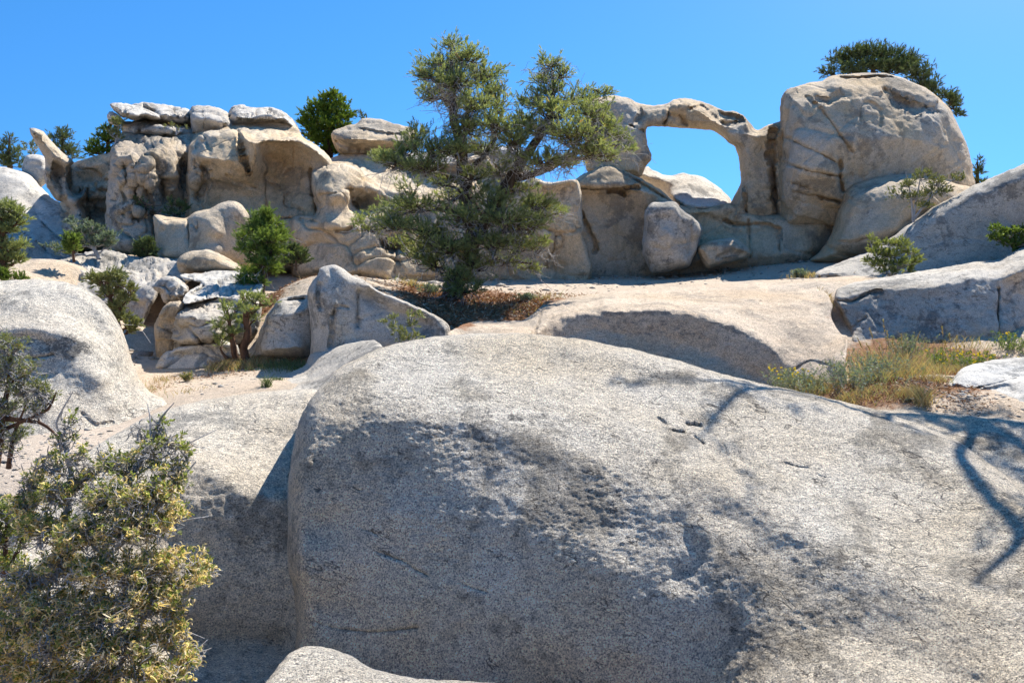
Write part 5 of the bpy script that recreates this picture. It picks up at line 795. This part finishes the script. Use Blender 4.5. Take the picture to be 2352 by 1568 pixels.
FT = [[(230, 1620, 0, .018), (235, 1500, 0, .014), (225, 1380, 0, .014), (240, 1280, 0, .012), (270, 1180, .05, .02), (300, 1100, .1, .015), (345, 1020, .15, .01), (370, 960, .2, .006), (400, 925, .2, .002)], [(215, 1600, 0, .014), (190, 1450, 0, .012), (160, 1320, 0, .011), (150, 1200, 0, .018), (165, 1100, .1, .014), (150, 1020, .1, .009), (130, 970, .1, .006), (168, 900, .1, .002)],
 [(245, 1600, 0, .014), (300, 1480, -.1, .012), (350, 1380, -.1, .018), (420, 1330, 0, .012), (500, 1310, .1, .003)], [(200, 1600, 0, .014), (120, 1500, -.2, .011), (60, 1420, -.1, .014), (10, 1370, 0, .004)], [(240, 1280, 0, .018), (320, 1210, .05, .014), (400, 1120, .1, .009), (450, 1060, .15, .003)], [(180, 1400, 0, .018), (110, 1300, 0, .014), (70, 1180, 0, .009), (50, 1120, .05, .003)],
 [(345, 1020, .15, .006), (345, 960, .15, .004), (338, 925, .2, .0015)], [(300, 1100, .1, .006), (400, 1035, .2, .004), (500, 985, .3, .0015)], [(400, 1200, .1, .006), (450, 1190, .1, .004), (480, 1185, .15, .0015)], [(380, 1430, -.1, .006), (430, 1450, 0, .004), (470, 1465, .1, .0015)]]
plant("shrub", "large tan and olive bush covered in curly seed tails in the lower left foreground", "shrub", (230, 1560, 3.9), FG, FT, M_mahog, M_twig, dict(kind='leaf', n=6, L=.022, w=.0045, spread=.9, stem=.016), dens=.68, seed=30, twigs=1, up=.35,
      parts=('stem', 'foliage'), limb=.010, shoots=5, seeds=2.0, lens=.32, dz=1.3, dead=2.6)
plant("shrub", "dark twiggy shrub with bare grey branches at the left edge beside the pale dome", "shrub", (-10, 1060, 5.6), [(0, 790, 30, 30, 0), (40, 800, 26, 20, 0), (20, 840, 40, 30, 0), (70, 850, 30, 30, 0), (-20, 870, 50, 40, 0), (50, 890, 40, 30, 0), (90, 895, 30, 34, 0), (20, 930, 50, 30, 0), (80, 940, 30, 24, 0), (110, 920, 20, 20, 0), (-10, 980, 40, 30, 0), (40, 1000, 34, 24, 0), (-20, 1030, 40, 24, 0), (30, 1035, 20, 14, 0, .5)],
      [[(-15, 1070, 0, .035), (0, 1000, 0, .03), (10, 950, 0, .022), (20, 870, 0, .014), (30, 790, 0, .005)], [(-30, 1080, 0, .02), (-20, 980, 0, .015), (-10, 900, 0, .005)], [(20, 1075, 0, .02), (30, 1010, 0, .015), (60, 930, 0, .005)], [(0, 990, 0, .015), (60, 965, 0, .012), (110, 940, 0, .01), (130, 900, 0, .004)], [(5, 960, 0, .02), (90, 970, 0, .012), (130, 1000, 0, .008), (140, 1040, 0, .003)]], M_olive, M_bark2, dict(kind='leaf', n=5, L=.026, w=.004, spread=.9, stem=.02), dens=.9, seed=31, twigs=1, parts=('stem', 'foliage'), limb=.012, lens=.5, dead=2.5, dz=1.2)
plant("shrub", "dark red stemmed shrub at the left edge behind the big mahogany bush", "shrub", (0, 1330, 4.3), [(0, 1170, 30, 30, 0), (40, 1190, 26, 30, 0), (10, 1230, 44, 36, 0), (60, 1240, 26, 26, 0), (20, 1290, 44, 30, 0), (-20, 1200, 40, 50, 0)],
      [[(0, 1400, 0, .02), (10, 1280, 0, .015), (15, 1180, 0, .004)], [(5, 1330, 0, .012), (50, 1240, 0, .006), (60, 1170, 0, .002)]], M_mahog, M_bark2, dict(kind='leaf', n=5, L=.024, w=.0045, spread=.9, stem=.018), dens=1.0, seed=32, twigs=1, parts=('stem', 'foliage'), limb=.008, lens=.32, dead=1)

# ---------------------------------------------------------------- bare pine standing just outside the frame at the right; its limbs shade the domes
from mathutils.bvhtree import BVHTree
from mathutils import Vector
def surf(u, v):
    o = P(u, v, .5); d = unit(P(u, v, 5.0)-o); best = None
    for nm in ('rock_dome',):
        for (ob, V, Qd) in ROCKS[nm]:
            if not hasattr(surf, 'c'): surf.c = {}
            if ob.name not in surf.c: surf.c[ob.name] = BVHTree.FromPolygons([tuple(x) for x in V], [tuple(int(k) for k in q) for q in Qd])
            h = surf.c[ob.name].ray_cast(Vector(o), Vector(d))
            if h[0] is not None and (best is None or h[3] < best[1]): best = (np.array(h[0]), h[3])
    return best[0] if best else P(u, v, 7)
root = empty("pine_tree", (9.2, 9.2, ground_z([[9.2, 9.2]])[0])); tag(root, "tall bare limbed pine beyond the right frame edge whose limbs shade the domes", "tree")
T = Tubes(); B = Blades(); rg = np.random.default_rng(9)
g0 = np.array(root.location)
trunkp = catmull([tuple(g0-[0, 0, .3]), (9.3, 9.3, 3.2), (9.1, 9.2, 5.6), (9.3, 9.4, 7.8), (9.2, 9.5, 9.5), (9.3, 9.6, 11)], False, .5)
T.add(trunkp, np.linspace(.24, .05, len(trunkp)), 10)
SH = [([(2250, 965, .06, 7.6), (2232, 1000, .055, 7.4), (2205, 1040, .05, 7.3), (2232, 1090, .05, 7.1), (2272, 1140, .045, 7.0), (2312, 1180, .045, 6.9), (2345, 1222, .05, 6.8), (2325, 1262, .035, 6.7), (2280, 1300, .025, 6.6), (2235, 1340, .014, 6.5)]),
      ([(2352, 975, .055, 7.8), (2250, 960, .05, 7.8), (2150, 955, .045, 7.9), (2040, 950, .04, 8.0)]),
      ([(2040, 965, .04, 8.2), (1950, 935, .04, 8.2), (1850, 903, .035, 8.2), (1780, 893, .035, 8.1), (1720, 893, .034, 8.0), (1690, 905, .032, 7.9), (1660, 935, .03, 7.8), (1635, 965, .022, 7.7), (1612, 1000, .012, 7.6)]),
      ([(1780, 893, .02, 8.1), (1700, 880, .02, 8.1), (1600, 872, .016, 8.1), (1500, 866, .008, 8.1)]),
      ([(2352, 1080, .03, 7.1), (2330, 1075, .02, 7.1), (2300, 1070, .01, 7.1)]), ([(2230, 1000, .02, 7.4), (2300, 1010, .02, 7.4), (2380, 1030, .03, 7.4)])]
tips = []
for i, path in enumerate(SH):
    pts = np.array([surf(u, v)+SUND*h for u, v, r, h in path]); rad = np.array([r for u, v, r, h in path])
    q = catmull([tuple(a)+(b,) for a, b in zip(pts, rad)], False, .12); T.add(q[:, :3], q[:, 3], 7); tips.append(q)
    if i in (0, 1, 4, 5):
        s = pts[0] if i != 5 else pts[-1]; k = np.linalg.norm(trunkp[:, :3]-s, axis=1).argmin(); T.add(curve(trunkp[k, :3], s, 6, .04, .02, rg), np.linspace(.08, rad[0] if i != 5 else .03, 6), 7)
T.add(curve(tips[1][-1, :3], tips[2][0, :3], 4, 0, 0, rg), .04, 6)
for i, (q, dn) in enumerate(zip(tips, (26, 46, 16, 10, 6, 20))):
    for _ in range(dn):
        s = q[rg.integers(0, len(q)), :3]; e = s+rvec(1, rg)[0]*(.25+.45*rg.random())*np.array([1, 1, .7]); cv = curve(s, e, 4, 0, .08, rg); T.add(cv, np.linspace(.010, .004, 4), 3)
        if i in (1, 5) or rg.random() < .3:
            k = 14; p = cv[1:][rg.integers(0, 3, k)]+rvec(k, rg)*.06; foliage(B, p, unit(e-s+rvec(k, rg)*.5), dict(kind='tri', n=12, L=.06, w=.006, spread=.6, stem=.09), rg)
T.build('trunk', M_bark, root); B.build('crown', M_needle, root)
# ---------------------------------------------------------------- grasses, flowers, litter
def grass_blades(B, P0, H, lean, w, rg, bend=.35):
    n = len(P0); d = unit(rg.normal(size=(n, 3))*np.array([1, 1, 0])+1e-6); t = np.linspace(0, 1, 4)[None, :, None]
    L = (H*(.6+.8*rg.random(n)))[:, None, None]
    C = P0[:, None]+np.array([0, 0, 1.0])*L*t*(1-bend*.4*t)+d[:, None]*L*(lean*t+bend*t*t)
    B.ribbon(C, w*np.array([1, .9, .6, .1])[None]*np.ones((n, 1)), rg.random(n), rg)
def scatter_ground(u, v, Y, ru, rd, n, rg):
    c = P(u, v, Y); xy = c[:2]+rg.normal(size=(n, 2))*np.array([ru*PX(Y), rd])*.55
    return np.c_[xy, ground_z(xy)]
def grass_patch(name, label, spots, mat, seed, kind='stuff', cat=None):
    rg = np.random.default_rng(seed); B = Blades()
    for (u, v, Y, ru, rd, n, H, w) in spots:
        grass_blades(B, scatter_ground(u, v, Y, ru, rd, n, rg), H, .25, w, rg)
    o = B.build(name, mat); tag(o, label, cat, None, kind); return o
grass_patch("grass", "dry golden grass growing in the sandy pocket at the right", [(2110, 802, 12.7, 90, .5, 260, .16, .0035), (2010, 812, 12.4, 60, .5, 220, .16, .0035), (2220, 788, 12.8, 70, .4, 160, .15, .0035), (2080, 828, 11.3, 80, .5, 500, .22, .003), (2010, 838, 11.0, 50, .4, 300, .2, .003), (2180, 812, 11.8, 80, .5, 450, .18, .003), (2060, 870, 9.7, 60, .35, 420, .16, .003), (2015, 880, 9.5, 24, .2, 300, .15, .003), (1990, 905, 9.0, 40, .2, 180, .10, .003), (1945, 910, 9.0, 24, .2, 300, .09, .003), (2100, 850, 10.2, 40, .3, 300, .18, .003), (2160, 845, 10.4, 50, .3, 250, .14, .003), (2200, 830, 10.8, 30, .2, 250, .16, .003), (2040, 925, 8.7, 50, .2, 160, .10, .003), (2090, 925, 8.5, 24, .15, 260, .12, .003), (2150, 890, 9.2, 26, .15, 220, .10, .003), (1890, 880, 9.7, 40, .3, 350, .12, .003), (1850, 870, 10, 30, .2, 250, .16, .003),
   (2120, 935, 8.2, 16, .1, 160, .22, .003), (2040, 850, 10.6, 60, .4, 700, .34, .0035), (2230, 815, 11.2, 120, .4, 900, .14, .004)], M_straw, 50)
grass_patch("grass", "thin dry grass on the mound under the small crooked pine", [(560, 838, 11.8, 60, .35, 900, .12, .005), (520, 840, 11.7, 30, .25, 300, .12, .005), (600, 835, 11.7, 60, .3, 400, .08, .005), (430, 905, 9.5, 60, .3, 60, .06, .003), (330, 888, 10, 40, .4, 160, .07, .003), (290, 905, 9.6, 12, .1, 90, .07, .003), (380, 870, 10.8, 30, .2, 90, .08, .003), (640, 690, 13.6, 30, .4, 160, .10, .004), (1905, 660, 14.8, 10, .4, 140, .10, .004), (1930, 830, 11, 8, .4, 140, .12, .003), (1250, 675, 16, 60, .5, 120, .12, .005), (1180, 710, 14.6, 80, .5, 160, .12, .005), (960, 650, 16.6, 50, .4, 300, .14, .005), (1900, 634, 17.4, 50, .3, 400, .10, .006), (1840, 628, 17.8, 24, .2, 200, .14, .006)], M_straw, 51)
grass_patch("grass", "low green herbs in the shade of the standing rock", [(640, 835, 11.4, 60, .3, 500, .07, .004), (680, 838, 11.2, 36, .2, 300, .08, .004), (613, 893, 9.3, 8, .06, 120, .14, .003), (640, 870, 10.0, 12, .08, 70, .04, .004)], M_needle_d, 52)
def forb(label, u, v, Y, ru, rd, n, H, mat, seed, flowers=0, cat='plant', name='plant', sl=1.0):
    rg = np.random.default_rng(seed); base = P(u, v, Y); base[2] = ground_z(base[None, :2])[0]; root = empty(name, tuple(base)); tag(root, label, cat)
    B = Blades(); T = Tubes(); F = Blades()
    for k in range(n):
        off = rg.normal(size=2)*np.array([ru*PX(Y), rd])*.35; p0 = base+np.array([off[0], off[1], 0]); tip = p0+np.array([off[0]*.6+rg.normal()*.04, off[1]*.5+rg.normal()*.04, H*(.6+.5*rg.random())])
        cv = curve(p0, tip, 6, 0, .04, rg); T.add(cv, np.linspace(.003, .0015, 6), 3)
        m = 12; t = .15+.85*rg.random(m); pp = np.stack([np.interp(t, np.linspace(0, 1, 6), cv[:, j]) for j in range(3)], 1)
        foliage(B, pp, unit(rvec(m, rg)+np.array([0, 0, .9])), dict(kind='leaf', n=3, L=.034*sl, w=.0045*sl, spread=.7, stem=.01), rg)
        if flowers and rg.random() < flowers:
            c = np.repeat(tip[None], 9, 0); F.leaf(c, unit(rvec(9, rg)+np.array([0, -.4, .8])), np.full(9, .022), np.full(9, .009), rg.random(9), rg)
    T.build('stem', M_twig, root); B.build('foliage', mat, root, extra=F, mat2=M_flower)
forb("silvery blue sage plant at the left end of the dry grass pocket", 1950, 880, 9.6, 60, .5, 90, .28, M_sage, 60)
forb("silvery sage plant behind the golden grass near the crack", 2010, 870, 9.9, 60, .5, 70, .3, M_sage, 61)
forb("green plant dotted with yellow flowers beside the pale slab strip", 2240, 812, 11.0, 60, .4, 120, .30, M_green, 62, .35)
forb("dark green plant with few yellow flowers against the long grey rock", 2155, 812, 11.4, 36, .3, 60, .34, M_green, 63, .2)
forb("yellowish green plant at the lower edge of the ledge beside the grass", 1812, 862, 10.3, 40, .4, 80, .26, M_sage, 64, .4)
forb("grey green plant in front of the domed ledge corner", 1860, 880, 9.9, 50, .4, 60, .22, M_sage, 65)
forb("small green tuft of leaves on the pale left dome skirt", 305, 900, 9.7, 10, .1, 30, .10, M_olive, 66)
forb("little green clump on the litter right of the big pine", 1210, 683, 15.7, 16, .15, 40, .14, M_sage, 67, sl=1.4)
forb("grey green clump on the litter left of the big pine", 985, 668, 15.9, 20, .2, 50, .2, M_sage, 68, sl=1.4)
forb("small flowering weed growing in the crack below the grey boulder", 1908, 800, 11.3, 8, .1, 24, .16, M_green, 69, .2)
forb("dark weed growing high in the crack beside the grey boulder", 1916, 722, 12.9, 8, .12, 40, .26, M_needle_d, 70)
forb("orange tinted sprig on the bare granite of the hollow", 290, 912, 9.5, 5, .05, 14, .05, M_olive, 71)
forb("little herb on the sand in front of the small pine's shadow", 428, 872, 10.7, 8, .06, 20, .10, M_olive, 72)
forb("low leafy weed at the end of the litter on the right ledge", 1838, 630, 17.6, 14, .1, 40, .2, M_sage, 73, sl=1.5)
forb("grey green sage growing tight against the foot of the long grey rock", 2075, 800, 12.7, 50, .4, 70, .3, M_sage, 74)
forb("small bright weed patch at the right edge above the pale slab strip", 2330, 790, 12.4, 50, .4, 70, .28, M_green, 75, .15)
# tall seed heads: each stalk a thing
rg = np.random.default_rng(77)
for i, (u0, v0, u1, v1, Y) in enumerate([(2046, 830, 2029, 735, 10.4), (2030, 835, 1997, 755, 10.4), (2052, 835, 2037, 760, 10.3), (2060, 835, 2052, 775, 10.2), (2024, 838, 1990, 790, 10.2), (2075, 832, 2070, 768, 10.3), (2088, 832, 2112, 763, 10.3), (2165, 810, 2163, 752, 11.0), (2183, 808, 2181, 768, 11.0), (2198, 806, 2198, 772, 11.0), (2172, 810, 2170, 785, 10.9), (2012, 840, 1969, 775, 10.2), (2040, 838, 2020, 800, 10.2), (2215, 800, 2215, 795, 11.2)]):
    a = P(u0, v0+12, Y); b = P(u1, v1, Y-.1); root = empty("grass_stalk", tuple(a)); tag(root, "thin dry grass stalk with a bristly seed head in front of the long grey rock", "grass stalk", "seed headed grass stalks before the grey boulder")
    cv = curve(a, b, 7, 0, .015, rg); T = Tubes(); T.add(cv, .0028, 3); T.build('stalk', M_straw, root)
    B = Blades(); n = 46; t = 1-.28*rg.random(n); pp = np.stack([np.interp(t, np.linspace(0, 1, 7), cv[:, j]) for j in range(3)], 1)
    B.tri(pp, unit(rvec(n, rg)*.5+unit(b-a)), np.full(n, .035), np.full(n, .004), rg.random(n), rg); B.build('seed_head', M_straw, root)
# brown litter lying under the pines
def litter(label, spots, seed, mat=M_litter, name='litter'):
    rg = np.random.default_rng(seed); B = Blades()
    for (u, v, Y, ru, rd, n, L) in spots:
        p = scatter_ground(u, v, Y, ru, rd, n, rg); p[:, 2] += .01; d = rvec(n, rg)*np.array([1, 1, .35]); d = unit(d)
        B.leaf(p, d, L*(.5+rg.random(n)), L*(.05+.10*rg.random(n)), rg.random(n), rg)
    o = B.build(name, mat); tag(o, label, None, None, 'stuff'); return o
litter("brown needles, cones and twigs lying thick under the big pine", [(1080, 690, 15.6, 150, 1.4, 9000, .09), (1180, 700, 15.0, 100, 1.0, 3500, .10), (1010, 735, 13.6, 70, .8, 3000, .09), (1050, 755, 12.4, 40, .6, 1500, .08), (1320, 680, 16.2, 120, .8, 500, .07)], 80)
litter("dead leaves and twigs lying among the dry grass at the right", [(2060, 890, 9.1, 120, .6, 3000, .06), (2250, 825, 10.4, 110, .5, 2200, .07), (2200, 925, 8.2, 90, .4, 500, .05)], 81)
litter("brown needles scattered around the young and crooked pines", [(600, 668, 14.8, 40, .5, 900, .07), (560, 838, 11.8, 60, .4, 1400, .05), (660, 640, 15.6, 60, .6, 500, .06), (460, 862, 11, 120, .25, 500, .04), (340, 885, 10.1, 60, .4, 300, .035), (1500, 632, 20.5, 260, .4, 260, .08), (1800, 605, 21, 120, .4, 160, .08)], 82)

# loose granite chips and pebbles
rg = np.random.default_rng(90); ico = np.array([(0, 0, 1), (.9, 0, .4), (.28, .85, .45), (-.72, .53, .4), (-.72, -.53, .5), (.28, -.85, .4), (.72, .53, -.4), (-.28, .85, -.45), (-.9, 0, -.4), (-.28, -.85, -.4), (.72, -.53, -.45), (0, 0, -1)])
icf = np.array([(0, 1, 2), (0, 2, 3), (0, 3, 4), (0, 4, 5), (0, 5, 1), (1, 6, 2), (2, 7, 3), (3, 8, 4), (4, 9, 5), (5, 10, 1), (6, 7, 2), (7, 8, 3), (8, 9, 4), (9, 10, 5), (10, 6, 1), (11, 7, 6), (11, 8, 7), (11, 9, 8), (11, 10, 9), (11, 6, 10)])
Vs = []; Fs = []; n = 0
for (u, v, Y, ru, rd, m, sz) in [(1300, 650, 19, 400, 2, 260, .035), (1700, 625, 20.5, 250, 1.4, 160, .04), (520, 880, 10, 160, 1.1, 110, .010), (420, 870, 10.8, 60, .6, 50, .012), (80, 1060, 7, 180, 1.0, 240, .014), (0, 1160, 6, 160, .8, 160, .012), (300, 800, 12.4, 40, .8, 60, .03), (690, 640, 17, 80, 1.2, 120, .05), (2200, 925, 8.3, 130, .5, 200, .014), (2080, 880, 9.4, 120, .5, 140, .016), (330, 590, 18, 160, 1.5, 100, .05), (1850, 640, 17.5, 60, .8, 60, .03), (900, 642, 19, 80, .6, 60, .05), (1200, 630, 21, 200, .5, 90, .05), (1800, 600, 21.8, 150, .5, 60, .05)]:
    p = scatter_ground(u, v, Y, ru, rd, m, rg)
    for q in p:
        s = sz*rg.lognormal(-.25, .6); A = ico*(1+.25*rg.normal(size=(12, 1)))*np.array([s*(.8+.8*rg.random()), s*(.8+.6*rg.random()), s*.55]); a = rg.random()*6.28
        A = A@np.array([[math.cos(a), math.sin(a), 0], [-math.sin(a), math.cos(a), 0], [0, 0, 1]]); Vs.append(A+q); Fs.append(icf+n); n += 12
Vs = np.concatenate(Vs); Fs = np.concatenate(Fs)
o = mesh_obj("pebbles", Vs, Fs.ravel(), np.full(len(Fs), 3), M_grey, smooth=False); tag(o, "loose granite chips and pebbles scattered over the ledge and hollow", None, None, 'stuff')
